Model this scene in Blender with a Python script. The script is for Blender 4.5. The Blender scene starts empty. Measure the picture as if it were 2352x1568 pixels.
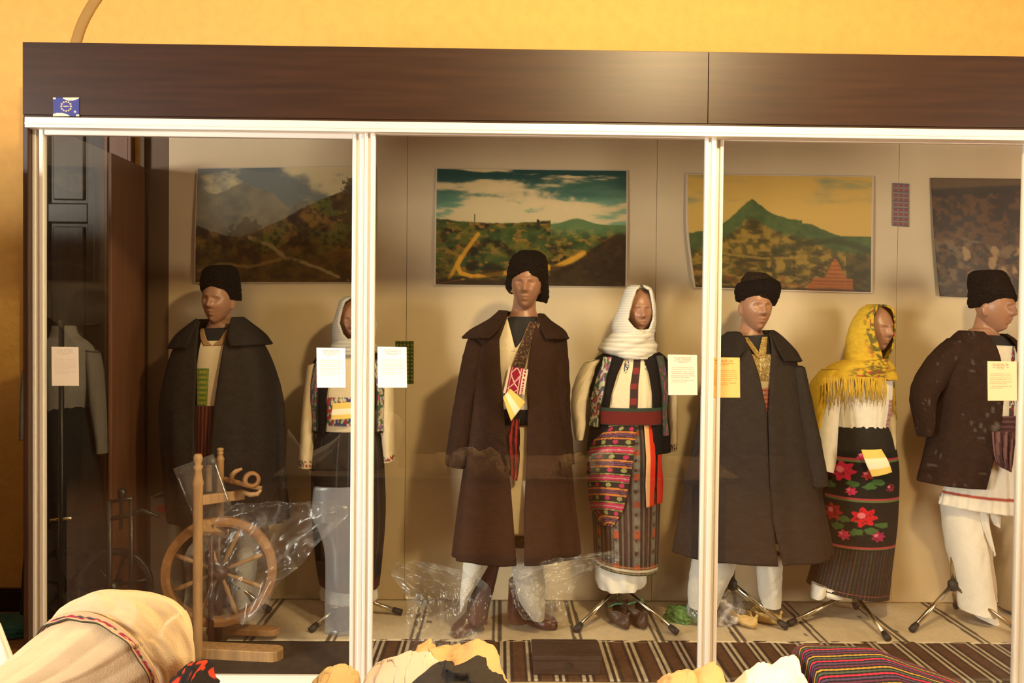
import bpy, bmesh, math, random
import numpy as np
from mathutils import Vector, Matrix
random.seed(7)
PI = math.pi
sc = bpy.context.scene
COL = sc.collection

# ------------------------------------------------------------------ camera
W, H, F = 2352, 1568, 1900.0
CAMZ = 1.62
CFL = 0.10                                  # level of the case floor
yaw, pitch, roll = math.radians(0.78), math.radians(1.08), math.radians(0.57)
fw = Vector((math.sin(yaw)*math.cos(pitch), math.cos(yaw)*math.cos(pitch), -math.sin(pitch)))
r0 = Vector((math.cos(yaw), -math.sin(yaw), 0))
u0 = r0.cross(fw)
cr = r0*math.cos(roll)+u0*math.sin(roll)
cu = -r0*math.sin(roll)+u0*math.cos(roll)
cam = bpy.data.cameras.new('camera')
cam.sensor_width = 36.0
cam.lens = F/W*36.0
cam.clip_start = 0.05
camo = bpy.data.objects.new('camera', cam)
COL.objects.link(camo)
camo.matrix_world = Matrix(((cr.x, cu.x, -fw.x, 0), (cr.y, cu.y, -fw.y, 0), (cr.z, cu.z, -fw.z, CAMZ), (0, 0, 0, 1)))
sc.camera = camo

# ------------------------------------------------------------------ view, world, lights
vs = sc.view_settings
vs.view_transform = 'Standard'
vs.look = 'None'
vs.gamma = 1.0
vs.use_curve_mapping = False
vs.exposure = 0.0
wd = bpy.data.worlds.new('World')
sc.world = wd
wd.use_nodes = True
wd.node_tree.nodes['Background'].inputs[0].default_value = (0.75, 0.86, 1.0, 1)
wd.node_tree.nodes['Background'].inputs[1].default_value = 0.6

def area(name, loc, target, sx, sy, power, colr, spread=PI):
    l = bpy.data.lights.new(name, 'AREA')
    l.shape = 'RECTANGLE'; l.size = sx; l.size_y = sy
    l.energy = power; l.color = colr; l.spread = spread
    o = bpy.data.objects.new(name, l); COL.objects.link(o)
    o.location = loc
    o.rotation_euler = (Vector(target)-Vector(loc)).to_track_quat('-Z', 'Y').to_euler()
    return o
# daylight through the two side windows, falling toward the cabinet
area('daylight_left', (-6.15, -0.8, 1.8), (0.6, 4.4, 1.1), 1.5, 2.2, 270, (1.0, 0.94, 0.86), math.radians(110))
area('daylight_right', (6.15, -0.8, 1.8), (-0.6, 4.4, 1.1), 1.5, 2.2, 105, (1.0, 0.85, 0.64), math.radians(110))

# ------------------------------------------------------------------ pixel helpers
def P(px, py, Y):
    d = fw*F + cr*(px-W/2) + cu*(H/2-py)
    return Vector((d.x*Y/d.y, Y, CAMZ+d.z*Y/d.y))
def G(px, py, z=CFL):
    d = fw*F + cr*(px-W/2) + cu*(H/2-py)
    t = (z-CAMZ)/d.z
    return Vector((d.x*t, d.y*t, z))
def lin(r, g, b):
    f = lambda c: (c/255/12.92) if c/255 <= 0.04045 else ((c/255+0.055)/1.055)**2.4
    return np.array((f(r), f(g), f(b)))

# ------------------------------------------------------------------ noise
def _h(ix, iy, s):
    v = np.sin(ix*127.1+iy*311.7+s*74.7)*43758.5453
    return v-np.floor(v)
def vn(x, y, s=0):
    x = np.asarray(x, float); y = np.asarray(y, float)
    ix = np.floor(x); iy = np.floor(y); fx = x-ix; fy = y-iy
    fx = fx*fx*(3-2*fx); fy = fy*fy*(3-2*fy)
    return (_h(ix, iy, s)*(1-fx)+_h(ix+1, iy, s)*fx)*(1-fy)+(_h(ix, iy+1, s)*(1-fx)+_h(ix+1, iy+1, s)*fx)*fy
def fbm(x, y, s=0, o=4):
    t = 0; a = 0.5; n = 0
    for k in range(o):
        t = t+a*vn(x*2**k, y*2**k, s+k); n += a; a *= 0.5
    return t/n
def sstep(a, b, x):
    t = np.clip((x-a)/(b-a), 0, 1)
    return t*t*(3-2*t)
def mixc(c, d, m):
    m = np.asarray(m)[..., None]
    return c*(1-m)+d*m
def full(U, c):
    return np.ones(U.shape+(3,))*np.asarray(c)
def pdist(U, V, pts, ax=1.0):
    d = np.full(U.shape, 9.0)
    for (x0, y0), (x1, y1) in zip(pts[:-1], pts[1:]):
        dx, dy = (x1-x0)*ax, y1-y0
        t = np.clip((((U-x0)*ax)*dx+(V-y0)*dy)/(dx*dx+dy*dy+1e-9), 0, 1)
        d = np.minimum(d, np.hypot((U-x0)*ax-t*dx, V-y0-t*dy))
    return d

# ------------------------------------------------------------------ materials
def nm(name):
    m = bpy.data.materials.new(name); m.use_nodes = True
    nt = m.node_tree
    return m, nt, nt.nodes['Principled BSDF']
def bump(nt, b, scale, strength, dist=0.01, coord='Object', detail=3):
    tc = nt.nodes.new('ShaderNodeTexCoord'); n = nt.nodes.new('ShaderNodeTexNoise')
    n.inputs['Scale'].default_value = scale; n.inputs['Detail'].default_value = detail
    bp = nt.nodes.new('ShaderNodeBump'); bp.inputs['Strength'].default_value = strength; bp.inputs['Distance'].default_value = dist
    nt.links.new(tc.outputs[coord], n.inputs['Vector']); nt.links.new(n.outputs['Fac'], bp.inputs['Height'])
    nt.links.new(bp.outputs[0], b.inputs['Normal'])
    return tc, n
def plain(name, c, rough=0.5, metal=0.0, bs=0, bstr=0.2, var=0.0, vscale=(8, 8, 8), bdist=0.01, spec=0.5):
    m, nt, b = nm(name)
    b.inputs['Roughness'].default_value = rough; b.inputs['Metallic'].default_value = metal
    b.inputs['Specular IOR Level'].default_value = spec
    b.inputs['Base Color'].default_value = (*c, 1)
    if bs: bump(nt, b, bs, bstr, bdist)
    if var:
        tc = nt.nodes.new('ShaderNodeTexCoord'); mp = nt.nodes.new('ShaderNodeMapping'); n = nt.nodes.new('ShaderNodeTexNoise')
        mp.inputs['Scale'].default_value = vscale; n.inputs['Scale'].default_value = 1; n.inputs['Detail'].default_value = 5
        rp = nt.nodes.new('ShaderNodeValToRGB')
        rp.color_ramp.elements[0].position = 0.3; rp.color_ramp.elements[1].position = 0.7
        rp.color_ramp.elements[0].color = (*[x*(1-var) for x in c], 1); rp.color_ramp.elements[1].color = (*[x*(1+var) for x in c], 1)
        nt.links.new(tc.outputs['Object'], mp.inputs[0]); nt.links.new(mp.outputs[0], n.inputs['Vector'])
        nt.links.new(n.outputs['Fac'], rp.inputs[0]); nt.links.new(rp.outputs[0], b.inputs['Base Color'])
    return m
def painted(name, rough=0.9, bs=300, bstr=0.25, spec=0.2, coat=0.0, bdist=0.004):
    m, nt, b = nm(name)
    a = nt.nodes.new('ShaderNodeVertexColor'); a.layer_name = 'Col'
    b.inputs['Roughness'].default_value = rough; b.inputs['Specular IOR Level'].default_value = spec
    if coat: b.inputs['Coat Weight'].default_value = coat; b.inputs['Coat Roughness'].default_value = 0.25
    nt.links.new(a.outputs['Color'], b.inputs['Base Color'])
    if bs: bump(nt, b, bs, bstr, bdist)
    return m
M = {}
M['cloth'] = painted('woven_cloth')
M['wool'] = painted('felted_wool', 0.95, 140, 0.5, 0.1, bdist=0.01)
M['print'] = painted('printed_paper', 0.45, 0, spec=0.4)
M['paper'] = painted('paper', 0.8, 0, spec=0.2)
M['fur'] = painted('lambswool', 1.0, 90, 1.0, 0.1, bdist=0.03)
M['skin'] = plain('mannequin_skin', (0.35, 0.175, 0.105), 0.38)
M['black_knit'] = plain('black_knit', (0.012, 0.012, 0.016), 0.8, bs=300)
M['alu'] = plain('aluminium_cream', (0.74, 0.70, 0.62), 0.45, 0.25)
M['laminate'] = plain('dark_wood_laminate', (0.026, 0.009, 0.003), 0.40, spec=0.34, var=0.3, vscale=(2.2, 2.2, 45), bs=0)
M['laminate_v'] = plain('dark_wood_laminate_upright', (0.040, 0.018, 0.010), 0.36, var=0.35, vscale=(45, 45, 2.2))
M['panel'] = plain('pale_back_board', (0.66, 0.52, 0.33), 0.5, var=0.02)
M['wall'] = plain('yellow_textured_plaster', (0.66, 0.375, 0.085), 0.7, bs=16, bstr=0.35, var=0.05, vscale=(14, 14, 14), bdist=0.02)
M['farwall'] = plain('tan_plaster', (0.17, 0.10, 0.045), 0.8)
M['ceil'] = plain('white_ceiling', (0.8, 0.78, 0.72), 0.9)
M['floorwood'] = plain('orange_wood_floor', (0.26, 0.11, 0.035), 0.4, var=0.3, vscale=(3, 40, 3))
M['darkdoor'] = plain('dark_stained_door', (0.035, 0.022, 0.016), 0.38, var=0.3, vscale=(60, 60, 3))
M['casing'] = plain('brown_door_casing', (0.15, 0.062, 0.03), 0.45, var=0.15, vscale=(40, 40, 2))
M['shadeboard'] = plain('wall_shade_brown', (0.13, 0.075, 0.038), 0.6)
M['steel'] = plain('polished_steel', (0.62, 0.55, 0.42), 0.22, 1.0)
M['rubber'] = plain('black_rubber', (0.015, 0.014, 0.013), 0.6)
M['palewood'] = plain('pale_turned_wood', (0.46, 0.28, 0.13), 0.5, var=0.22, vscale=(40, 40, 4))
M['rimwood'] = plain('wheel_rim_wood', (0.36, 0.19, 0.08), 0.5, var=0.2, vscale=(30, 30, 30))
M['redwood'] = plain('red_brown_wood', (0.075, 0.028, 0.016), 0.4, var=0.3, vscale=(40, 40, 4))
M['blackwood'] = plain('black_turned_wood', (0.018, 0.016, 0.015), 0.35)
M['leather'] = plain('brown_leather', (0.085, 0.032, 0.022), 0.34, bs=60, bstr=0.2)
M['darkleather'] = plain('dark_hide', (0.055, 0.028, 0.016), 0.5, bs=50, bstr=0.5)
M['rawhide'] = plain('yellow_rawhide', (0.55, 0.36, 0.13), 0.5, bs=40, bstr=0.4)
M['chest'] = plain('old_dark_wood', (0.030, 0.017, 0.012), 0.55, var=0.4, vscale=(4, 40, 40), bs=40, bstr=0.4)
M['tablecloth'] = plain('table_top', (0.30, 0.17, 0.08), 0.5, var=0.2, vscale=(3, 30, 3))
M['carton'] = plain('grey_carton', (0.20, 0.17, 0.14), 0.8)
M['red'] = plain('red_print', (0.35, 0.03, 0.03), 0.6)
M['green'] = plain('green_cloth', (0.10, 0.22, 0.06), 0.8, bs=80, var=0.5, vscale=(60, 60, 60))
M['brass'] = plain('dull_brass', (0.5, 0.33, 0.12), 0.35, 1.0)
def glassy(name, tint, fres_ior=0.05, oneside=False, rough=0.0, haze=0.0, hazecol=(0.9, 0.9, 0.9), gloss=1.0, wr=None):
    m = bpy.data.materials.new(name); m.use_nodes = True
    nt = m.node_tree; nt.nodes.clear()
    out = nt.nodes.new('ShaderNodeOutputMaterial')
    tr = nt.nodes.new('ShaderNodeBsdfTransparent'); tr.inputs[0].default_value = (*tint, 1)
    gl = nt.nodes.new('ShaderNodeBsdfGlossy'); gl.inputs['Roughness'].default_value = rough
    gl.inputs[0].default_value = (gloss, gloss, gloss, 1)
    lw = nt.nodes.new('ShaderNodeLayerWeight'); lw.inputs['Blend'].default_value = 0.5
    pw = nt.nodes.new('ShaderNodeMath'); pw.operation = 'POWER'; pw.inputs[1].default_value = 4.0
    ml = nt.nodes.new('ShaderNodeMath'); ml.operation = 'MULTIPLY_ADD'; ml.inputs[1].default_value = 0.8; ml.inputs[2].default_value = fres_ior
    nt.links.new(lw.outputs['Facing'], pw.inputs[0]); nt.links.new(pw.outputs[0], ml.inputs[0])
    fr = ml
    if oneside:
        ge = nt.nodes.new('ShaderNodeNewGeometry'); sb = nt.nodes.new('ShaderNodeMath'); sb.operation = 'SUBTRACT'; sb.inputs[0].default_value = 1.0
        mu = nt.nodes.new('ShaderNodeMath'); mu.operation = 'MULTIPLY'
        nt.links.new(ge.outputs['Backfacing'], sb.inputs[1]); nt.links.new(ml.outputs[0], mu.inputs[0]); nt.links.new(sb.outputs[0], mu.inputs[1])
        fr = mu
    mx = nt.nodes.new('ShaderNodeMixShader')
    nt.links.new(fr.outputs[0], mx.inputs[0]); nt.links.new(tr.outputs[0], mx.inputs[1]); nt.links.new(gl.outputs[0], mx.inputs[2])
    last = mx
    if haze:
        df = nt.nodes.new('ShaderNodeBsdfDiffuse'); df.inputs[0].default_value = (*hazecol, 1)
        m2 = nt.nodes.new('ShaderNodeMixShader'); m2.inputs[0].default_value = haze
        if wr:
            tc = nt.nodes.new('ShaderNodeTexCoord'); n = nt.nodes.new('ShaderNodeTexNoise'); n.inputs['Scale'].default_value = wr; n.inputs['Detail'].default_value = 6
            n.inputs['Distortion'].default_value = 1.2
            rp = nt.nodes.new('ShaderNodeMapRange'); rp.inputs[1].default_value = 0.48; rp.inputs[2].default_value = 0.75
            rp.inputs[3].default_value = haze*0.35; rp.inputs[4].default_value = min(1, haze*2.6)
            nt.links.new(tc.outputs['Object'], n.inputs['Vector']); nt.links.new(n.outputs['Fac'], rp.inputs[0]); nt.links.new(rp.outputs[0], m2.inputs[0])
            bp = nt.nodes.new('ShaderNodeBump'); bp.inputs['Strength'].default_value = 0.5; bp.inputs['Distance'].default_value = 0.01
            nt.links.new(n.outputs['Fac'], bp.inputs['Height']); nt.links.new(bp.outputs[0], gl.inputs['Normal'])
        nt.links.new(mx.outputs[0], m2.inputs[1]); nt.links.new(df.outputs[0], m2.inputs[2]); last = m2
    nt.links.new(last.outputs[0], out.inputs[0])
    return m
M['glass'] = glassy('pane_glass', (0.96, 0.965, 0.945), 0.07, True)
M['plastic'] = glassy('clear_plastic_film', (0.97, 0.97, 0.97), 0.035, rough=0.25, haze=0.07, wr=9)
M['greybag'] = glassy('grey_plastic_film', (0.93, 0.92, 0.92), .04, rough=0.2, haze=0.3, hazecol=(0.75, 0.70, 0.68), wr=12)
M['acrylic'] = glassy('clear_acrylic', (0.92, 0.93, 0.95), .05, haze=0.06, hazecol=(0.8, 0.85, 0.95))
M['milky'] = glassy('milky_translucent', (0.90, 0.92, 0.95), .04, rough=0.2, haze=0.22, hazecol=(0.60, 0.62, 0.68))

# ------------------------------------------------------------------ object helpers
ROOT = {}
def put(o, parent):
    COL.objects.link(o)
    if parent is not None:
        o.parent = parent
        ROOT[o.name] = ROOT[parent.name]
    else:
        ROOT[o.name] = Vector((0, 0, 0))
    return o
def tag(o, label, cat, group=None, kind=None):
    o['label'] = label; o['category'] = cat
    if group: o['group'] = group
    if kind: o['kind'] = kind
    return o
def thing(name, loc, label, cat, group=None):
    o = bpy.data.objects.new(name, None); o.empty_display_size = 0.1
    COL.objects.link(o); o.location = loc
    ROOT[o.name] = Vector(loc)
    return tag(o, label, cat, group)
def structure(o):
    o['kind'] = 'structure'
    return o
def base_of(parent):
    return ROOT[parent.name] if parent is not None else Vector((0, 0, 0))
def mk(name, verts, faces, mat, parent=None, C=None, smooth=True, solid=0.0, soff=0.0, origin=None):
    b = np.array(base_of(parent)) if parent is not None else (np.array(origin) if origin is not None else np.zeros(3))
    v = np.asarray(verts, float).reshape(-1, 3)-b
    me = bpy.data.meshes.new(name)
    me.from_pydata(v.tolist(), [], faces)
    if C is not None:
        ca = me.color_attributes.new('Col', 'FLOAT_COLOR', 'POINT')
        c4 = np.ones((len(v), 4)); c4[:, :3] = np.clip(np.asarray(C).reshape(-1, 3), 0, 1)
        ca.data.foreach_set('color', c4.ravel())
    me.materials.append(mat)
    if smooth: me.polygons.foreach_set('use_smooth', [True]*len(me.polygons))
    me.update()
    o = bpy.data.objects.new(name, me)
    put(o, parent)
    if parent is None and origin is not None: o.location = origin
    if solid:
        md = o.modifiers.new('thickness', 'SOLIDIFY'); md.thickness = solid; md.offset = soff
    return o
def gfaces(nv, nu, wrap):
    f = []
    for i in range(nv-1):
        for j in range(nu if wrap else nu-1):
            k = (j+1) % nu
            f.append((i*nu+j, i*nu+k, (i+1)*nu+k, (i+1)*nu+j))
    return f
def grid(name, Pt, mat, parent=None, C=None, wrap=False, caps=(0, 0), **kw):
    nv, nu = Pt.shape[:2]
    f = gfaces(nv, nu, wrap)
    if caps[0]: f.append(tuple(range(nu)))
    if caps[1]: f.append(tuple(range((nv-1)*nu, nv*nu))[::-1])
    return mk(name, Pt.reshape(-1, 3), f, mat, parent, C, **kw)
def bm_obj(name, bm, mat, parent=None, smooth=False, bevel=0.0, origin=None):
    b = base_of(parent) if parent is not None else (Vector(origin) if origin is not None else Vector((0, 0, 0)))
    bmesh.ops.translate(bm, verts=bm.verts, vec=-b)
    bmesh.ops.recalc_face_normals(bm, faces=bm.faces)
    me = bpy.data.meshes.new(name); bm.to_mesh(me); bm.free()
    me.materials.append(mat)
    if smooth: me.polygons.foreach_set('use_smooth', [True]*len(me.polygons))
    o = bpy.data.objects.new(name, me); put(o, parent)
    if parent is None and origin is not None: o.location = origin
    if bevel:
        md = o.modifiers.new('bevel', 'BEVEL'); md.width = bevel; md.segments = 2; md.limit_method = 'ANGLE'
    return o
def abox(bm, x0, x1, y0, y1, z0, z1):
    v = [bm.verts.new((x, y, z)) for z in (z0, z1) for y in (y0, y1) for x in (x0, x1)]
    for f in ((0, 1, 3, 2), (4, 5, 7, 6), (0, 1, 5, 4), (2, 3, 7, 6), (0, 2, 6, 4), (1, 3, 7, 5)):
        bm.faces.new([v[i] for i in f])
def box(name, x0, x1, y0, y1, z0, z1, mat, parent=None, bevel=0.003, origin=None):
    bm = bmesh.new(); abox(bm, x0, x1, y0, y1, z0, z1)
    return bm_obj(name, bm, mat, parent, bevel=bevel, origin=origin)
def obox(bm, a, b, w, d, up=Vector((0, 1, 0))):
    # a bar of rectangular section from a to b
    a = Vector(a); b = Vector(b); t = (b-a).normalized(); s = t.cross(up).normalized(); n = s.cross(t)
    vs_ = [bm.verts.new(p+s*(w/2*i)+n*(d/2*j)) for p in (a, b) for i, j in ((-1, -1), (1, -1), (1, 1), (-1, 1))]
    for f in ((0, 1, 2, 3), (7, 6, 5, 4), (0, 1, 5, 4), (1, 2, 6, 5), (2, 3, 7, 6), (3, 0, 4, 7)):
        bm.faces.new([vs_[i] for i in f])
def rodv(bm, pts, rad, n=12):
    # round rod through points with a radius per point
    pts = [Vector(p) for p in pts]
    if not hasattr(rad, '__len__'): rad = [rad]*len(pts)
    rings = []
    ref = Vector((0, 1, 0))
    t0 = (pts[-1]-pts[0]).normalized()
    if abs(t0.dot(ref)) > 0.9: ref = Vector((1, 0, 0))
    for i, p in enumerate(pts):
        t = (pts[min(i+1, len(pts)-1)]-pts[max(i-1, 0)])
        if t.length < 1e-6: t = t0
        t.normalize()
        s = t.cross(ref)
        if s.length < 1e-3: s = t.cross(Vector((0, 0, 1)))
        s.normalize(); q = s.cross(t)
        rings.append([bm.verts.new(p+s*(rad[i]*math.cos(2*PI*k/n))+q*(rad[i]*math.sin(2*PI*k/n))) for k in range(n)])
    for a, b in zip(rings[:-1], rings[1:]):
        for k in range(n): bm.faces.new((a[k], a[(k+1) % n], b[(k+1) % n], b[k]))
    bm.faces.new(rings[0]); bm.faces.new(rings[-1][::-1])
def rod(name, pts, rad, mat, parent=None, n=12, origin=None):
    bm = bmesh.new(); rodv(bm, pts, rad, n)
    return bm_obj(name, bm, mat, parent, smooth=True, origin=origin)

# ------------------------------------------------------------------ cloth tubes from silhouette rings
def crom(K, t):
    # Catmull-Rom over rows of K, t in [0,1]
    K = np.asarray(K, float); n = len(K)
    s = np.clip(np.asarray(t)*(n-1), 0, n-1-1e-9); i = np.floor(s).astype(int); f = (s-i)[:, None]
    p0 = K[np.maximum(i-1, 0)]; p1 = K[i]; p2 = K[np.minimum(i+1, n-1)]; p3 = K[np.minimum(i+2, n-1)]
    return 0.5*((2*p1)+(-p0+p2)*f+(2*p0-5*p1+4*p2-p3)*f*f+(-p0+3*p1-3*p2+p3)*f**3)
class Tube:
    """rings: (xl, yl, xr, yr, depth[, dy]) in pixels of the left and right edge, depth in metres; Y = distance."""
    def __init__(self, rings, Y, smooth=True, shear=(0, 0)):
        self.shear = shear
        K = []
        for r in rings:
            xl, yl, xr, yr, d = r[:5]; dy = r[5] if len(r) > 5 else 0.0
            a = P(xl, yl, Y); b = P(xr, yr, Y)
            c = (a+b)/2; w = (b-a)/2
            K.append((c.x, c.y+dy, c.z, w.x, w.z, d, (yl+yr)/2, (xl+xr)/2, (xr-xl)/2))
        self.K = np.array(K); self.smooth = smooth
    def at(self, t):
        if self.smooth: return crom(self.K, t)
        n = len(self.K); s = np.asarray(t)*(n-1)
        return np.stack([np.interp(s, np.arange(n), self.K[:, j]) for j in range(9)], 1)
    def pts(self, t, phi, off=0.0, fold=None):
        k = self.at(t)
        m = 1.0
        U = phi/(2*PI); V = np.broadcast_to(np.asarray(t)[:, None], phi.shape)
        if fold is not None: m = 1+fold(U, V)
        s = np.sin(phi)*m; c = np.cos(phi)*m
        wl = np.hypot(k[:, 3], k[:, 4])[:, None]
        g = (wl+off)/np.maximum(wl, 1e-4)
        X = k[:, 0:1]+k[:, 3:4]*s*g+self.shear[0]*c*k[:, 5:6]; Z = k[:, 2:3]+k[:, 4:5]*s*g+self.shear[1]*c*k[:, 5:6]
        Yy = k[:, 1:2]-(k[:, 5:6]+off)*c
        if self.zmin is not None: Z = np.maximum(Z, self.zmin)
        return np.stack([X, Yy, Z], -1)
    zmin = None
    def full(self, name, mat, parent, col, nv=60, nu=64, fold=None, off=0.0, caps=(0, 0), solid=0.005, t0=0, t1=1):
        t = np.linspace(t0, t1, nv); ph = np.linspace(0, 2*PI, nu, endpoint=False)
        PH = np.broadcast_to(ph, (nv, nu))
        Pt = self.pts(t, PH, off, fold)
        U = PH/(2*PI); V = np.broadcast_to(t[:, None], U.shape)
        C = col(U, V) if callable(col) else full(U, col)
        return grid(name, Pt, mat, parent, C, wrap=True, caps=caps, solid=0 if (caps[0] and caps[1]) else solid)
    def part(self, name, mat, parent, col, rows, nv=60, nu=48, off=0.004, outside=False, fold=None, solid=0.005, jag=0.0):
        """rows: (y, xl, xr) limits in pixels; the piece covers them in front, or everything but them (outside)."""
        rows = np.array(rows, float)
        tt = np.linspace(0, 1, 400); ky = self.at(tt)[:, 6]
        ys = np.linspace(rows[0, 0], rows[-1, 0], nv)
        t = np.interp(ys, ky, tt)
        k = self.at(t)
        xl = np.interp(ys, rows[:, 0], rows[:, 1]); xr = np.interp(ys, rows[:, 0], rows[:, 2])
        a = np.arcsin(np.clip((xl-k[:, 7])/k[:, 8], -0.998, 0.998)); b = np.arcsin(np.clip((xr-k[:, 7])/k[:, 8], -0.998, 0.998))
        if outside: lo, hi = b, a+2*PI
        else: lo, hi = a, b
        if jag:
            lo = lo+jag*(vn(ys*0.11, ys*0, 3)-.5); hi = hi+jag*(vn(ys*0.13, ys*0, 5)-.5)
        f = np.linspace(0, 1, nu)
        PH = lo[:, None]+(hi-lo)[:, None]*f
        Pt = self.pts(t, PH, off, fold)
        U = np.broadcast_to(f, PH.shape); V = np.broadcast_to(np.linspace(0, 1, nv)[:, None], PH.shape)
        C = col(U, V) if callable(col) else full(U, col)
        return grid(name, Pt, mat, parent, C, solid=solid)
def folds(n, amp, s=0, ramp=0.3):
    def f(U, V):
        a = amp*(ramp+(1-ramp)*V)
        return a*(np.sin(2*PI*(n*U+0.25*np.sin(3*V+s)))*0.6+np.sin(2*PI*(round(n*1.7)*U+s*.37))*0.4)+0.02*(vn(np.cos(2*PI*U)*2+V*5+9, np.sin(2*PI*U)*2+V*4+9, s)-.5)
    return f
def crumple(amp, sc_=4, s=0):
    def f(U, V):
        cx = np.cos(2*PI*U)*sc_*0.6+20; sx = np.sin(2*PI*U)*sc_*0.6+V*sc_*2+20
        return amp*2*(fbm(cx+V*sc_, sx, s, 3)-.5)
    return f
def weave(c, amt=0.25, sx=60, sy=60, s=0):
    c = np.asarray(c)
    return lambda U, V: full(U, c)*(1-amt/2+amt*fbm(U*sx, V*sy, s, 3))[..., None]
def sheet(name, mat, parent, rows, Y, col, nv=30, nu=20, bow=0.0, solid=0.003, wave=None, origin=None):
    """rows: (xl, yl, xr, yr[, Yoffset]) from top to bottom, a hanging piece of cloth or paper with a slight bow."""
    K = []
    for r in rows:
        yo = r[4] if len(r) > 4 else 0.0
        a = P(r[0], r[1], Y+yo); b = P(r[2], r[3], Y+yo)
        K.append([*a, *b])
    k = crom(K, np.linspace(0, 1, nv)) if len(K) > 2 else np.array([np.array(K[0])*(1-t)+np.array(K[1])*t for t in np.linspace(0, 1, nv)])
    f = np.linspace(0, 1, nu)[None, :, None]
    Pt = k[:, None, 0:3]*(1-f)+k[:, None, 3:6]*f
    U = np.broadcast_to(np.linspace(0, 1, nu), (nv, nu)); V = np.broadcast_to(np.linspace(0, 1, nv)[:, None], (nv, nu))
    Pt[..., 1] -= bow*np.sin(PI*U)
    if wave is not None: Pt[..., 1] += wave(U, V)
    C = col(U, V) if callable(col) else full(U, col)
    return grid(name, Pt, mat, parent, C, solid=solid, origin=origin)

# ------------------------------------------------------------------ mannequin body with a face
def head_points():
    bm = bmesh.new()
    bmesh.ops.create_icosphere(bm, subdivisions=5, radius=1.0)
    g = lambda x, z, cx, cz, sx, sz: math.exp(-((x-cx)/sx)**2-((z-cz)/sz)**2)
    for v in bm.verts:
        x, y, z = v.co
        X, Y, Z = 0.074*x, 0.097*y, 0.122*z
        if z < 0.1:
            k = min(1, (0.1-z)/1.1)
            X *= 1-0.30*k**1.3
            if y > 0: Y *= 1-0.45*k
            else: Y *= 1-0.06*k
        if z > 0.3: X *= 1+0.02
        if y < 0:
            fr = min(1, -y*1.6)
            Y = Y*(0.90 if abs(x) < 0.8 else 0.94)
            d = 0
            nz = 0.0
            if -0.34 < z < 0.22:
                pr = (0.22-z)/0.46
                nz = 0.030*min(1, pr)**1.2*(1 if z > -0.24 else max(0, (z+0.34)/0.10))
            wn = 0.13+0.10*max(0, min(1, (0.1-z)/0.35))
            d += nz*math.exp(-(x/wn)**2)
            d += 0.008*g(abs(x), z, 0.30, 0.20, 0.30, 0.07)                 # brow
            d -= 0.015*g(abs(x), z, 0.36, 0.045, 0.19, 0.10)                # eye socket
            d += 0.007*g(abs(x), z, 0.36, 0.03, 0.11, 0.05)                # eyeball
            d += 0.006*g(abs(x), z, 0.50, -0.20, 0.22, 0.18)                # cheek
            d += 0.009*g(x, z, 0, -0.46, 0.24, 0.05)+0.009*g(x, z, 0, -0.575, 0.20, 0.05)   # lips
            d -= 0.006*g(x, z, 0, -0.515, 0.28, 0.022)
            d -= 0.004*g(x, z, 0, -0.68, 0.30, 0.06)
            d += 0.011*g(x, z, 0, -0.86, 0.30, 0.13)                        # chin
            Y -= d*fr
        v.co = (X, Y, Z)
    for s in (-1, 1):
        r = bmesh.ops.create_uvsphere(bm, u_segments=16, v_segments=12, radius=1.0)
        for v in r['verts']:
            x, y, z = v.co
            t = 1-0.25*(z < 0)*(-z)
            v.co = (s*0.070+x*0.013+s*0.006*y, 0.018+y*0.020*t, -0.008+z*0.034)
    return bm
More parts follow.
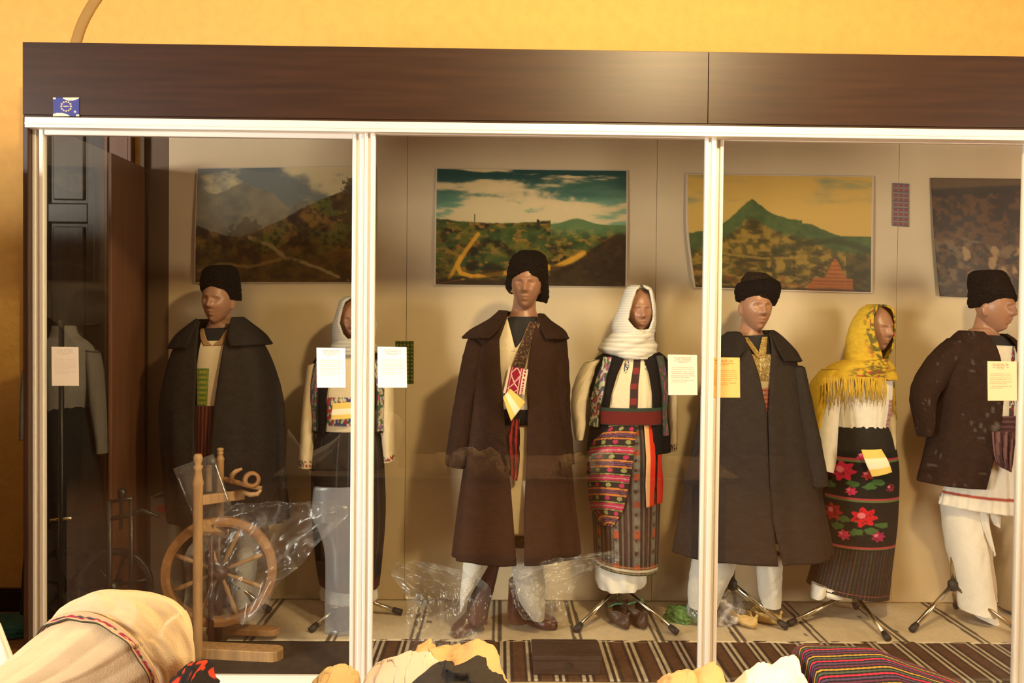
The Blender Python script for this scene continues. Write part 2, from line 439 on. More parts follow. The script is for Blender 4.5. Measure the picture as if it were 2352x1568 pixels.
def body(parent, hx, hy, Y, neck_y, shoulder, waist_y, hw_neck=33, hyaw=0, tilt=0, lean=0.0, scale=1.0, neck_x=None, waist=None, shw_y=38, sdep=.10):
    """one continuous head, neck and torso.  hx,hy: head centre px; shoulder: (xl, xr) px."""
    bm = head_points()
    R = Matrix.Rotation(math.radians(hyaw), 4, 'Z') @ Matrix.Rotation(math.radians(tilt), 4, 'Y')
    hc = P(hx, hy, Y-0.02)
    bmesh.ops.transform(bm, matrix=Matrix.Translation(hc) @ R @ Matrix.Scale(scale, 4), verts=bm.verts)
    nx = hx if neck_x is None else neck_x
    ppm = F/Y
    sl, sr = shoulder
    if waist is None: waist = (sl*0.75+sr*0.25, sr*0.75+sl*0.25)
    rings = [((hx+nx*.3)/1.3-hw_neck*.72, hy-5, (hx+nx*.3)/1.3+hw_neck*.72, hy-5, 0.05, 0.03),
             (nx*.7+hx*.3-hw_neck*.80, hy+42*scale, nx*.7+hx*.3+hw_neck*.80, hy+42*scale, 0.054, 0.025),
             (nx-hw_neck*.92, neck_y-14, nx+hw_neck*.92, neck_y-14, 0.060, 0.02),
             (nx-hw_neck*1.25, neck_y+6, nx+hw_neck*1.25, neck_y+6, 0.070, 0.015),
             (sl*.45+(nx)*.55, neck_y+20, sr*.45+nx*.55, neck_y+20, 0.082, 0.01),
             (sl, neck_y+shw_y, sr, neck_y+shw_y, sdep*.9, 0.01),
             (sl+6, neck_y+shw_y+45, sr-6, neck_y+shw_y+45, sdep, 0),
             (waist[0], waist_y-60, waist[1], waist_y-60, sdep, 0),
             (waist[0]+4, waist_y, waist[1]-4, waist_y, sdep*.92, 0),
             (waist[0], waist_y+45, waist[1], waist_y+45, sdep, 0)]
    T = Tube(rings, Y)
    t = np.linspace(0, 1, 60); n = 40
    ph = np.broadcast_to(np.linspace(0, 2*PI, n, endpoint=False), (60, n))
    Pt = T.pts(t, ph)
    vv = [[bm.verts.new(Pt[i, j]) for j in range(n)] for i in range(60)]
    for i in range(59):
        for j in range(n):
            bm.faces.new((vv[i][j], vv[i][(j+1) % n], vv[i+1][(j+1) % n], vv[i+1][j]))
    bm.faces.new(vv[0][::-1]); bm.faces.new(vv[-1])
    o = bm_obj('body', bm, M['skin'], parent, smooth=True)
    md = o.modifiers.new('one_skin', 'REMESH'); md.mode = 'VOXEL'; md.voxel_size = 0.0042; md.use_smooth_shade = True
    sm = o.modifiers.new('soften', 'SMOOTH'); sm.factor = 0.5; sm.iterations = 1
    return o
def stand(parent, hub, feet, Y, pole_top=None, foot_z=CFL+.009):
    hp = P(hub[0], hub[1], Y)
    if pole_top is not None:
        tp = P(pole_top[0], pole_top[1], Y)
        rod('stand_pole', [hp-Vector((0, 0, .02)), Vector((hp.x, hp.y, tp.z))], 0.013, M['steel'], parent)
    bm = bmesh.new(); rodv(bm, [hp+Vector((0, 0, .022)), hp+Vector((0, 0, .012)), hp-Vector((0, 0, .02)), hp-Vector((0, 0, .03))], [.016, .024, .024, .018], 16)
    bm_obj('stand_hub', bm, M['rubber'], parent, smooth=True)
    for fx, fy in feet:
        g = G(fx, fy, foot_z+0.016)
        d = (g-hp); L = d.length; d.normalize()
        rod('stand_leg', [hp+d*.01, g-d*.02], 0.0115, M['steel'], parent)
        leg = parent.children[-1] if False else bpy.data.objects[[c.name for c in COL.objects if c.parent == parent and c.name.startswith('stand_leg')][-1]]
        rod('rubber_foot', [g-d*.045, g-d*.02, g+d*.004], [.014, .017, .016], M['rubber'], leg)
def loft_foot(name, mat, parent, heel, yaw_deg, L, w, h, z0, toe_up=0.0, ankle=None, nu=28, nv=28, open_top=False, origin=None):
    """a shoe: sections across the walking direction, flat sole."""
    a = math.radians(yaw_deg); fwd = Vector((math.sin(a), -math.cos(a), 0)); side = Vector((math.cos(a), math.sin(a), 0))
    S = [(0, .30, .55), (.04, .62, .85), (.15, .80, 1.0), (.32, .78, 1.0), (.48, .82, .78), (.62, .96, .62), (.78, 1.0, .50), (.90, .82, .42), (.97, .50, .30), (1.0, .22, .18)]
    k = crom(S, np.linspace(0, 1, nv))
    Pt = np.zeros((nv, nu, 3))
    for i in range(nv):
        s, ww, hh = k[i]; hh = max(hh, .12)
        for j in range(nu):
            q = 2*PI*j/nu
            cx, cz = math.cos(q), math.sin(q)
            x = w/2*ww*math.copysign(abs(cx)**0.75, cx)
            z = (h*hh*max(0, cz)**0.8) if cz > 0 else 0.012*cz
            p = Vector(heel)+fwd*(s*L)+side*x
            Pt[i, j] = (p.x, p.y, z0+0.022+z+toe_up*max(0, s-.8)*5*L*.2)
    return grid(name, Pt, mat, parent, None, wrap=True, caps=(1, 1), origin=origin)

exec_parts = True
# ================================================================== SETTING
YW = 4.64          # yellow wall
YB = 4.56          # back boards of the case
YG = 3.45          # sliding glass
ZC = 3.9
def sbox(name, *a, **k): return structure(box(name, *a, **k))
sbox('floor', -6.6, 6.6, -3.5, YW, -0.08, 0.0, M['floorwood'], bevel=0)
sbox('ceiling', -6.6, 6.6, -3.5, YW, ZC, ZC+.08, M['ceil'], bevel=0)
sbox('wall_back', -6.6, 6.6, YW, YW+.1, 0, ZC, M['wall'], bevel=0)
sbox('wall_front', -6.6, 6.6, -3.6, -3.5, 0, ZC, M['farwall'], bevel=0)
def wall_with_window(name, x0, x1, n):
    bm = bmesh.new()
    abox(bm, x0, x1, -3.5, -1.75, 0, ZC); abox(bm, x0, x1, 0.15, YW, 0, ZC)
    abox(bm, x0, x1, -1.75, .15, 0, 0.6); abox(bm, x0, x1, -1.75, .15, 3.0, ZC)
    structure(bm_obj(name, bm, M['wall']))
    bm = bmesh.new()
    for (a, b, c, d) in ((-1.75, -1.69, .6, 3.0), (.09, .15, .6, 3.0), (-1.75, .15, .6, .66), (-1.75, .15, 2.94, 3.0), (-.83, -.77, .6, 3.0)):
        abox(bm, x0+.03, x1-.03, a, b, c, d)
    structure(bm_obj('window_%d' % n, bm, M['ceil']))
wall_with_window('wall_left', -6.7, -6.6, 1)
wall_with_window('wall_right', 6.6, 6.7, 2)
xl_case = P(52, 300, YG-.03).x
bm = bmesh.new(); abox(bm, -6.6, xl_case-.62, YW-.022, YW, 0, .13); abox(bm, -6.6, xl_case-.62, YW-.03, YW, .10, .115)
structure(bm_obj('baseboard_back', bm, M['laminate'], bevel=.003))

# narrow dark panelled door in the yellow wall, seen through the end of the case
dl, dr = P(78, 700, YW).x, P(250, 700, YW).x
d1 = structure(bpy.data.objects.new('door_1', None)); COL.objects.link(d1); d1.location = (dl, YW-.03, 0); ROOT[d1.name] = Vector(d1.location)
bm = bmesh.new(); dw = dr-dl; st = dw*.24
ztop = 2.80
zs = [0.25, 0.62, 0.95, P(150, 512, YW).z, P(150, 470, YW).z, ztop-.12]
abox(bm, dl, dl+st, YW-.04, YW-.004, .02, ztop); abox(bm, dr-st, dr, YW-.04, YW-.004, .02, ztop)
for a, b in ((.02, .25), (.62, .75), (zs[3], zs[4]), (ztop-.1, ztop)):
    abox(bm, dl+st, dr-st, YW-.04, YW-.004, a, b)
bm_obj('door_frame', bm, M['darkdoor'], d1, bevel=.004)
for a, b in ((.25, .62), (.75, zs[3]), (zs[4], ztop-.1)):
    bm = bmesh.new(); abox(bm, dl+st, dr-st, YW-.02, YW-.006, a, b)
    m_ = .022
    x0, x1 = dl+st+m_, dr-st-m_
    abox(bm, x0, x1, YW-.034, YW-.006, a+m_, b-m_)
    bm_obj('door_panel', bm, M['darkdoor'], d1, bevel=.009)
hz = P(225, 745, YW-.06)
bm = bmesh.new(); rodv(bm, [hz+Vector((0, .03, 0)), hz], .009); rodv(bm, [hz, hz-Vector((.07, 0, .004))], [.009, .007])
bm_obj('door_handle', bm, M['blackwood'], d1, smooth=True)
bm = bmesh.new(); cx0, cx1 = dr, P(310, 700, YW).x
abox(bm, cx0, cx0+.018, YW-.055, YW, 0, ztop+.12); abox(bm, cx0+.018, cx1-.02, YW-.045, YW, 0, ztop+.12); abox(bm, cx1-.02, cx1, YW-.05, YW, 0, ztop+.12)
abox(bm, dl-.03, dl-.0, YW-.045, YW, 0, ztop+.12); abox(bm, dl, dr, YW-.045, YW, ztop, ztop+.12)
structure(bm_obj('trim_1', bm, M['casing'], bevel=.004))

# ================================================================== DISPLAY CASE
YF = YG-.03
xr_case = P(2352, 300, YF).x+.75
ztp = P(1150, 112, YF).z; zhb = P(1150, 284, YF).z; zrb = P(1150, 308, YF).z
case = thing('display_cabinet', (xl_case, YF, 0), 'long glass-fronted display cabinet with dark wood header filling the wall', 'display cabinet')
bm = bmesh.new()
xseam = P(1628, 120, YF).x
abox(bm, xl_case, xseam-.0008, YF, YF+.02, zhb+.012, ztp); abox(bm, xseam+.0008, xr_case, YF, YF+.02, zhb+.012, ztp)
abox(bm, xl_case, xr_case, YF+.004, YF+.02, zhb, zhb+.012)
bm_obj('header_board', bm, M['laminate'], case, bevel=.0015)
box('top_board', xl_case, xr_case, YF+.02, YW-.001, ztp-.02, ztp, M['laminate'], case)
xp1 = P(76, 700, YF).x
bm = bmesh.new(); abox(bm, xl_case, xl_case+.022, YF, YF+.075, 0, zhb); abox(bm, xl_case+.022, xp1-.004, YF+.05, YF+.074, 0, zrb)
bm_obj('end_post', bm, M['laminate_v'], case, bevel=.003)
box('rear_end_post', xl_case, xl_case+.02, YB-.03, YB+.02, 0.10, ztp-.02, M['laminate_v'], case)
yep = F*-xl_case/(1150-252)
box('end_panel', xl_case+.004, xl_case+.022, yep, YB-.03, .12, zrb+.05, M['casing'], case, bevel=.003)
box('end_glass', xl_case+.008, xl_case+.014, YF+.08, yep, .12, zrb+.05, M['glass'], case, bevel=0)
bm = bmesh.new()
xr0 = P(60, 295, YF).x
abox(bm, xr0, xr_case, YF-.012, YF+.06, zrb, zhb)
abox(bm, xr0, xr_case, YF-.015, YF-.01, zrb+.012, zrb+.020)
bm_obj('top_track', bm, M['alu'], case, bevel=.003)
zbr = P(1150, 1584, YF).z
bm = bmesh.new(); abox(bm, xr0, xr_case, YF-.01, YF+.07, CFL, zbr); abox(bm, xr0, xr_case, YF+.02, YF+.03, zbr, zbr+.006)
bm_obj('bottom_track', bm, M['alu'], case, bevel=.003)
box('plinth', xl_case, xr_case, YF+.005, YF+.03, 0, CFL, M['laminate'], case)
box('floor_board', xl_case+.02, xr_case, YF+.03, YB, CFL-.02, CFL, M['panel'], case)
xbl = P(387, 500, YB).x
seams = [xbl]+[P(x, 500, YB).x for x in (935, 1508, 2063)]+[xr_case]
for a, b in zip(seams[:-1], seams[1:]):
    box('back_board', a+.001, b-.001, YB, YB+.016, CFL, ztp-.022, M['panel'], case, bevel=.0012)
box('shaded_strip_board', xl_case+.024, xbl-.001, YB+.002, YB+.016, CFL, ztp-.022, M['shadeboard'], case)  # brown board added to give the shaded strip of wall its dark tone
zt = P(1150, 306, YG).z
def sliding(xa, xb, ya, wl, wr, ltop, lbot=.006):
    """xa,xb: px of outer edges at the top, ya: plane; wl,wr: stile widths px"""
    X0, X1 = P(xa, 800, ya).x, P(xb, 800, ya).x
    s = ya/F
    d = bpy.data.objects.new('sliding_door', None); COL.objects.link(d); d.parent = case; ROOT[d.name] = ROOT[case.name]
    d.empty_display_size = .1
    for (a, b) in ((X0, X0+wl*s), (X1-wr*s, X1)):
        bm = bmesh.new(); w = b-a
        abox(bm, a, a+w*.30, ya-.014, ya+.014, zbr, zrb+.006)
        abox(bm, a+w*.30, a+w*.62, ya-.006, ya+.014, zbr, zrb+.006)
        abox(bm, a+w*.62, b, ya-.016, ya+.014, zbr, zrb+.006)
        bm_obj('stile', bm, M['alu'], d, bevel=.003)
    box('door_rail', X0+wl*s, X1-wr*s, ya-.012, ya+.012, zrb-ltop, zrb+.006, M['alu'], d)
    box('door_rail', X0+wl*s, X1-wr*s, ya-.012, ya+.012, zbr, zbr+lbot, M['alu'], d)
    box('glass_pane', X0+wl*s*.8, X1-wr*s*.8, ya-.0025, ya+.0025, zbr+.01, zrb-.0005-ltop*.5, M['glass'], d, bevel=0)
    return d
sliding(78, 836, YG+.012, 26, 28, .020, P(600, 1549, YG+.012).z-zbr)
sliding(836, 1636, YG, 24, 24, .002)
sliding(1632, 2374, YG+.035, 22, 34, .002)
sliding(2372, 3100, YG, 24, 24, .002)

# blue sticker on the header
def stick(U, V):
    C = full(U, lin(40, 45, 120))
    C = mixc(C, lin(225, 205, 175), (V < 0.16*np.sin(np.clip((U-.35)/.65, 0, 1)*PI)**.6)*(U > .38))
    C = mixc(C, lin(225, 205, 175), (V > 1-0.18*np.sin(np.clip((U+.15)/.8, 0, 1)*PI)**.7)*(U < .62))
    C = mixc(C, lin(225, 205, 175), ((U > .88)*(V > .9)+(U < .1)*(V < .1)) > 0)
    for k in range(12):
        a = 2*PI*k/12
        C = mixc(C, lin(205, 170, 120), np.hypot((U-.5-.19*math.cos(a))*1.33, V-.47-.25*math.sin(a)) < .045)
    C = mixc(C, lin(190, 170, 150), (np.abs(V-.47) < .035)*(np.abs(U-.5) < .13)*(vn(U*40, V*0, 2) > .4))
    C = mixc(C, lin(170, 165, 170), np.hypot((U-.84)*1.33, V-.76) < .06)
    return C
o = sheet('sticker', M['print'], None, [(122, 224, 182, 224), (122, 267, 182, 267)], YF-.0016, stick, 50, 66, solid=.001, origin=P(152, 271, YF-.0016))
tag(o, 'small blue sticker with a ring of stars on the dark header, upper left', 'sticker')

# paper notices stuck on the glass
def notice(tone, seed, lines, margin=.12):
    def f(U, V):
        C = full(U, tone)
        ink = tone*np.array([.42, .36, .34])
        rng = random.Random(seed)
        for (v, a, b, dk) in lines:
            m = (np.abs(V-v) < .011)*(U > a)*(U < b)*(vn(U*46, U*0+v*99, seed) > .22)
            C = mixc(C, ink, m*dk)
        return C
    return f
LN = [(.07, .2, .8, .8), (.11, .24, .78, .8), (.15, .22, .8, .8), (.19, .36, .64, .7), (.32, .14, .86, .5), (.37, .1, .9, .45), (.42, .1, .92, .5), (.47, .12, .9, .6), (.52, .1, .93, .6), (.57, .1, .72, .6), (.63, .12, .9, .6), (.68, .1, .62, .5)]
white = lin(232, 224, 216)
def paper(px, Yp, tone, seed, label, lines=LN):
    (x0, y0, x1, y1) = px
    o = sheet('paper_notice', M['paper'], None, [(x0, y0, x1, y0+1), (x0+1, y1, x1+1, y1)], Yp, notice(tone, seed, lines), 90, 64, solid=.0012, origin=P((x0+x1)/2, y1, Yp))
    return tag(o, label, 'notice', 'paper notices on the glass')
paper((118, 796, 180, 886), YG+.006, white, 1, 'white paper notice on the glass in front of the headless dress form', [(v, a, b, d*.35) for v, a, b, d in LN])
paper((727, 798, 793, 890), YG+.006, white, 2, 'white paper notice left of the left door post, covering the headscarfed woman')
paper((867, 796, 934, 890), YG-.006, white, 3, 'white paper notice just right of the left door post, beside green strip')
paper((1534, 814, 1601, 907), YG-.006, lin(222, 194, 176), 4, 'pinkish paper notice just left of the right door post')
paper((1626, 820, 1699, 913), YG+.029, lin(220, 168, 100), 5, 'orange-tinted paper notice partly hidden behind the right door post')
paper((2268, 829, 2335, 920), YG+.029, lin(226, 188, 150), 6, 'pale paper notice over the chest of the mannequin turned right', [(v, a-.05, b-.08, d) for v, a, b, d in LN])

# ================================================================== WALL PRINTS
def paint1(U, V):
    n = fbm(U*5, V*5, 1, 5); n2 = fbm(U*18, V*14, 2, 4); n3 = fbm(U*45, V*40, 3, 3)
    C = mixc(full(U, lin(120, 125, 120)), lin(215, 195, 150), sstep(.42, .62, n+.25*(U-.35)+.1*V))
    C = mixc(C, lin(95, 105, 105), sstep(.5, .3, V*3+n)*.7)
    mt = .14+.30*U+.10*np.sin(U*16)*np.clip(1-U*1.1, .2, 1)+.09*(fbm(U*9, U*0, 4)-.5)
    mt = np.minimum(mt, .30+.1*np.sin(U*11+1)+.06*(fbm(U*14, U*0, 8)-.5))
    C = mixc(C, mixc(full(U, lin(100, 102, 92)), lin(165, 150, 118), n2), sstep(-.004, .006, V-mt))
    h = .46-.20*np.exp(-((U-.80)/.25)**2)+.14*np.exp(-((U-.22)/.2)**2)+.05*(fbm(U*12, U*0, 5)-.5)
    hill = mixc(full(U, lin(70, 48, 22)), lin(140, 105, 45), sstep(.35, .7, n2))
    hill = mixc(hill, lin(100, 105, 40), sstep(.42, .72, fbm(U*11, V*15, 9))*.8)
    hill = mixc(hill, lin(35, 26, 15), sstep(.45, .72, n3)*.7)
    C = mixc(C, hill, sstep(-.004, .006, V-h))
    tr = (V > .10+.05*n3)*(np.abs(U-.92) < .07*(1+2.0*V)*(n3+.35))*(V < .5)
    C = mixc(C, lin(75, 62, 24), tr*.85)
    tr = (V > .42+.4*np.abs(U-.28)*6*n3)*(np.abs(U-.28) < .10)*(V < .66)
    C = mixc(C, lin(62, 52, 30), tr*.5)
    low = sstep(.60, .80, V+.15*(n-.5))
    C = mixc(C, mixc(full(U, lin(48, 32, 16)), lin(105, 72, 28), n2), low*.8)
    C = mixc(C, lin(175, 150, 95), .75*sstep(.022, .006, pdist(U, V, [(.30, .60), (.42, .66), (.50, .75), (.62, .80), (.72, .86), (.86, .97)], 1.6)+.02*(n3-.5))*sstep(.30, .55, n2+.1))
    C = mixc(C, lin(160, 125, 60), sstep(.02, .005, pdist(U, V, [(.02, .86), (.15, .80), (.3, .83), (.5, .76)], 1.6)+.02*(n3-.5))*.6)
    return C*.9
def paint2(U, V):
    n = fbm(U*4, V*12, 11, 5); n2 = fbm(U*28, V*26, 12, 4); n3 = fbm(U*50, V*40, 13, 3)
    C = mixc(full(U, lin(16, 70, 66)), lin(120, 160, 125), sstep(.05, .42, V+.25*(n-.5)))
    C = mixc(C, lin(215, 190, 140), sstep(.50, .66, n+.9*np.clip(V-.16, 0, .3)-.35*np.clip(U-.55, 0, 1)))
    C = mixc(C, lin(225, 195, 145), sstep(.2, .0, pdist(U, V*2.5, [(.38, .52), (.47, .70), (.62, .80)], 1)+.35*(n2-.5))*.8)
    hz_ = .44+.03*np.sin(U*5)-.012*n3
    hz_ = np.where(U > .6, .47-.05*np.exp(-((U-.74)/.08)**2), hz_)
    land = mixc(full(U, lin(30, 28, 12)), lin(110, 100, 32), sstep(.30, .75, n2))
    land = mixc(land, lin(52, 82, 35), sstep(.40, .68, fbm(U*13, V*17, 15))*.7)
    land = mixc(land, lin(170, 120, 50), sstep(.56, .74, fbm(U*34, V*40, 16))*.6)
    land = mixc(land, lin(95, 125, 75), sstep(.62, .48, V)*(U > .6)*.8)
    C = mixc(C, land, sstep(-.003, .006, V-hz_))
    C = mixc(C, lin(38, 42, 28), ((np.abs(U-.20) < .004)*(V > .40)*(V < .46)+(np.abs(U-.535) < .005)*(V > .43)*(V < .52)) > 0)
    yl = lin(225, 160, 45)
    C = mixc(C, yl, sstep(.022, .010, pdist(U, V, [(.07, .92), (.10, .82), (.16, .68), (.22, .56)], 1.6))*.75)
    C = mixc(C, yl, sstep(.026, .012, pdist(U, V, [(.13, .74), (.11, .80), (.13, .87), (.19, .90), (.30, .88), (.41, .85)], 1.6)))
    C = mixc(C, yl, sstep(.03, .012, pdist(U, V, [(.56, .80), (.62, .82), (.67, .78), (.78, .70)], 1.6))*.8)
    C = mixc(C, yl, sstep(.012, .006, pdist(U, V, [(.0, .99), (.09, .95), (.15, .93)], 1.6)))
    dk = sstep(-.01, .02, V-(.80-.25*sstep(.66, .98, U)*1.0-.02*n3)+.0)*(U > .6)+sstep(.86, .93, V+.04*n3-.04*(U < .45))
    C = mixc(C, mixc(full(U, lin(24, 17, 10)), lin(58, 36, 16), n2), np.clip(dk, 0, 1)*.92)
    C = mixc(C, lin(22, 20, 10), sstep(.075, .05, np.hypot((U-.19)*1.4, V-.81)+.03*n3)*.85)
    C = mixc(C, lin(20, 18, 10), sstep(.10, .07, np.hypot((U-.30)*.9, V-.85)+.05*n3)*.8)
    return C
def paint3(U, V):
    n = fbm(U*4, V*8, 21, 5); n2 = fbm(U*30, V*26, 22, 4); n3 = fbm(U*50, V*40, 23, 3)
    C = mixc(full(U, lin(140, 150, 110)), lin(215, 175, 90), sstep(.30, .62, n+.6*V))
    h = .53-.30*np.exp(-(np.abs(U-.345)/.16)**1.3)+.02*n3-.10*np.exp(-((U-.62)/.16)**2)
    h = np.where(U > .62, np.maximum(h, .42+.55*np.clip(U-.66, 0, 1)**1.1), h)
    h = np.minimum(h, .52)
    hill = mixc(full(U, lin(60, 82, 48)), lin(95, 110, 55), n2)
    C = mixc(C, hill, sstep(-.004, .006, V-h))
    low = mixc(full(U, lin(95, 82, 32)), lin(160, 128, 52), sstep(.35, .65, n2))
    low = mixc(low, lin(70, 62, 28), sstep(.44, .72, fbm(U*14, V*24, 25)))
    low = mixc(low, lin(150, 80, 35), sstep(.60, .72, fbm(U*16, V*16, 26))*.5*sstep(.7, .9, V))
    C = mixc(C, low, sstep(.0, .05, V-(h+.10+.03*n3)))
    C = mixc(C, lin(60, 62, 30), sstep(.05, .02, pdist(U, V, [(.46, .66), (.60, .59), (.80, .56), (.92, .60), (1.0, .64)], 1.6)+.02*n3)*.75)
    C = mixc(C, lin(175, 140, 60), sstep(.012, .005, pdist(U, V, [(.18, .68), (.40, .71), (.60, .70)], 1.6))*.6)
    C = mixc(C, lin(55, 48, 22), sstep(.06, .03, np.abs(U-.45)*1.6+.05*n3)*(V > .70)*.7)
    C = mixc(C, lin(52, 46, 22), sstep(.05, .02, np.abs(U-.57)*1.6+.05*n3)*(V > .66)*(V < .85)*.7)
    C = mixc(C, lin(50, 50, 24), (U > .86)*sstep(.62, .7, V)*.75)
    rf = (V > .70)*(np.abs(U-.80) < (V-.68)*.36)+(V > .86)*(U > .66-.4*(V-.9))*(U < .90)
    C = mixc(C, mixc(full(U, lin(165, 88, 35)), lin(210, 120, 50), (np.sin(V*190) > 0)*.6), (rf > 0)*.85)
    C = mixc(C, lin(45, 26, 14), sstep(.965, .985, V+.02*n3)*.8)
    return C*.97
def paint4(U, V):
    n = fbm(U*5, V*6, 31, 5); n2 = fbm(U*20, V*22, 32, 4)
    C = mixc(full(U, lin(46, 28, 16)), lin(92, 58, 30), sstep(.38, .66, n2))
    C = mixc(C, lin(98, 74, 46), sstep(.18, .10, V+.08*U-.02)*.9)
    C = mixc(C, lin(28, 18, 12), sstep(.05, .02, np.abs(V-.17+.08*U))*.8)
    C = mixc(C, lin(135, 110, 78), sstep(.50, .74, fbm(U*16, V*22, 34))*sstep(.4, .6, V)*.6)
    for (a, b, r) in ((.46, .62, .06), (.43, .70, .05), (.52, .76, .07), (.60, .74, .05), (.64, .60, .045), (.24, .62, .06), (.16, .93, .04), (.80, .88, .05)):
        C = mixc(C, lin(175, 140, 92), sstep(r, r*.5, np.hypot((U-a)*1.6, V-b)+.09*(n2-.5))*.8)
    C = mixc(C, lin(34, 22, 14), sstep(.80, .90, V+.08*(n-.5))*.7)
    return C
def poster(px, rows, fn, label, border, nu=220, nv=140, bl=.012):
    c = P(*px, YB-.012)
    def f(U, V):
        C = fn(np.clip((U-border)/(1-2*border), 0, 1), np.clip((V-border*1.55)/(1-3.1*border), 0, 1)) if border else fn(U, V)
        if border:
            e = (U < border)+(U > 1-border)+(V < border*1.55)+(V > 1-border*1.55)
            C = mixc(C, lin(205, 185, 165), e > 0)
        return C
    o = sheet('landscape_print', M['print'], None, rows, YB-.006, f, nv, nu, solid=.002, origin=c,
              wave=lambda U, V: -.012*(V**2)*(.3+.7*(1-U))-.004*np.sin(PI*V))
    return tag(o, label, 'picture', 'landscape prints on the back wall')
poster((655, 650), [(452, 386, 862, 380), (448, 520, 862, 515), (447, 650, 860, 650)], paint1, 'landscape print of grey mountains and a pale stream behind the left door post', .008)
poster((1220, 660), [(1001, 386, 1442, 391), (999, 520, 1441, 525), (998, 655, 1439, 660)], paint2, 'landscape print with teal sky and yellow road, centre of the back wall', .009)
poster((1795, 668), [(1575, 398, 2008, 404), (1576, 530, 2005, 538), (1592, 662, 2004, 674)], paint3, 'landscape print with pointed green hill and red roof, right of the right post', .012)
poster((2290, 682), [(2138, 408, 2440, 412), (2144, 540, 2442, 548), (2156, 680, 2446, 690)], paint4, 'dark brown print with pale animals, furthest right on the back wall', 0)
def embro(U, V):
    a = np.sin(U*3*PI)*np.sin(V*9*PI)
    C = mixc(full(U, lin(150, 134, 122)), lin(165, 85, 75), (np.abs(a) > .45)*1.0)
    C = mixc(C, lin(95, 100, 115), (np.abs(np.sin(V*18*PI)) > .8)*.8)
    return C
o = sheet('embroidered_strip', M['cloth'], None, [(2051, 420, 2088, 422), (2050, 519, 2087, 521)], YB-.005, embro, 60, 24, solid=.003, origin=P(2070, 520, YB-.005))
tag(o, 'small grey and red embroidered strip hung between two prints, upper right', 'textile strip')
def embro2(U, V):
    a = np.sin((U+V*2.2)*5*PI)*np.sin((U-V*2.2)*5*PI)
    return mixc(full(U, lin(48, 62, 20)), lin(120, 118, 40), a > .2)
o = sheet('embroidered_strip', M['cloth'], None, [(909, 783, 950, 783), (908, 880, 950, 880)], YB-.005, embro2, 60, 24, solid=.003, origin=P(930, 880, YB-.005))
tag(o, 'green and yellow woven strip on the wall, half behind a white notice', 'textile strip')

# ================================================================== RUGS
def rug_mesh(name, x0, x1, y0, y1, colf, label, z=CFL, nx=600, ny=24, ripple=.004):
    X = np.linspace(x0, x1, nx); Yv = np.linspace(y1, y0, ny)
    XX, YY = np.meshgrid(X, Yv)
    ed = np.linspace(0, 1, ny)[:, None]
    YY = YY-(ed > .97)*.014*(vn(XX*5, XX*0, 4)-.5)
    Z = z+.004+ripple*fbm(XX*7, YY*7, 3, 3)
    C = colf(XX, YY)
    o = grid(name, np.stack([XX, YY, Z], -1), M['cloth'], None, C, solid=.006, origin=((x0+x1)/2, (y0+y1)/2, z))
    return tag(o, label, 'rug')
def wrug(X, Y):
    n = fbm(X*60, Y*60, 6, 3)
    C = full(X, np.array([.60, .50, .36]))*(.85+.3*n)[..., None]
    k = (X+.005+.02*(fbm(X*0+2, Y*3, 8)-.5))/.395; fr = (k-np.floor(k+.5))*.395
    C = mixc(C, np.array([.05, .04, .035]), ((np.abs(fr-.016) < .009)+(np.abs(fr+.016) < .008) > 0)*.9)
    for (sx_, sy_) in ((1.16, 4.06), (1.42, 4.18), (1.52, 4.05), (-.35, 4.2), (2.0, 4.1), (1.9, 4.3)):
        C = mixc(C, np.array([.04, .03, .025]), np.hypot(X-sx_, (Y-sy_)) < .013)
    return C
yfront = G(1400, 1478).y
xw0 = P(560, 1400, 4.2).x
rug_mesh('striped_rug', xw0, xr_case-.1, yfront, YB-.03, wrug, 'cream woven rug with thin double black stripes under the mannequins', z=CFL)
def brug(X, Y):
    n = fbm(X*70, Y*50, 9, 3)
    k = X/.118; fr = k-np.floor(k)
    C = full(X, np.array([.085, .042, .024]))
    C = mixc(C, np.array([.42, .36, .27]), ((np.abs(fr-.16) < .06)+(np.abs(fr-.40) < .055) > 0))
    C = mixc(C, np.array([.03, .022, .018]), ((np.abs(fr-.28) < .05)+(np.abs(fr-.54) < .05)+(np.abs(fr-.03) < .04) > 0))
    return C*(.7+.6*n)[..., None]
xb0 = P(852, 1500, 3.8).x
o = rug_mesh('striped_rug', xb0, xr_case-.1, YF+.085, yfront+.02, brug, 'brown and cream striped rug along the front of the cabinet', z=CFL, nx=900)
def dmat(X, Y): return full(X, np.array([.05, .042, .036]))*(.7+.6*fbm(X*40, Y*40, 2, 3))[..., None]
rug_mesh('floor_mat', P(300, 1500, 3.8).x, xb0-.01, YF+.085, yfront-.01, dmat, 'plain dark mat under the pale spinning wheel', z=CFL, nx=120)

exec_parts = False
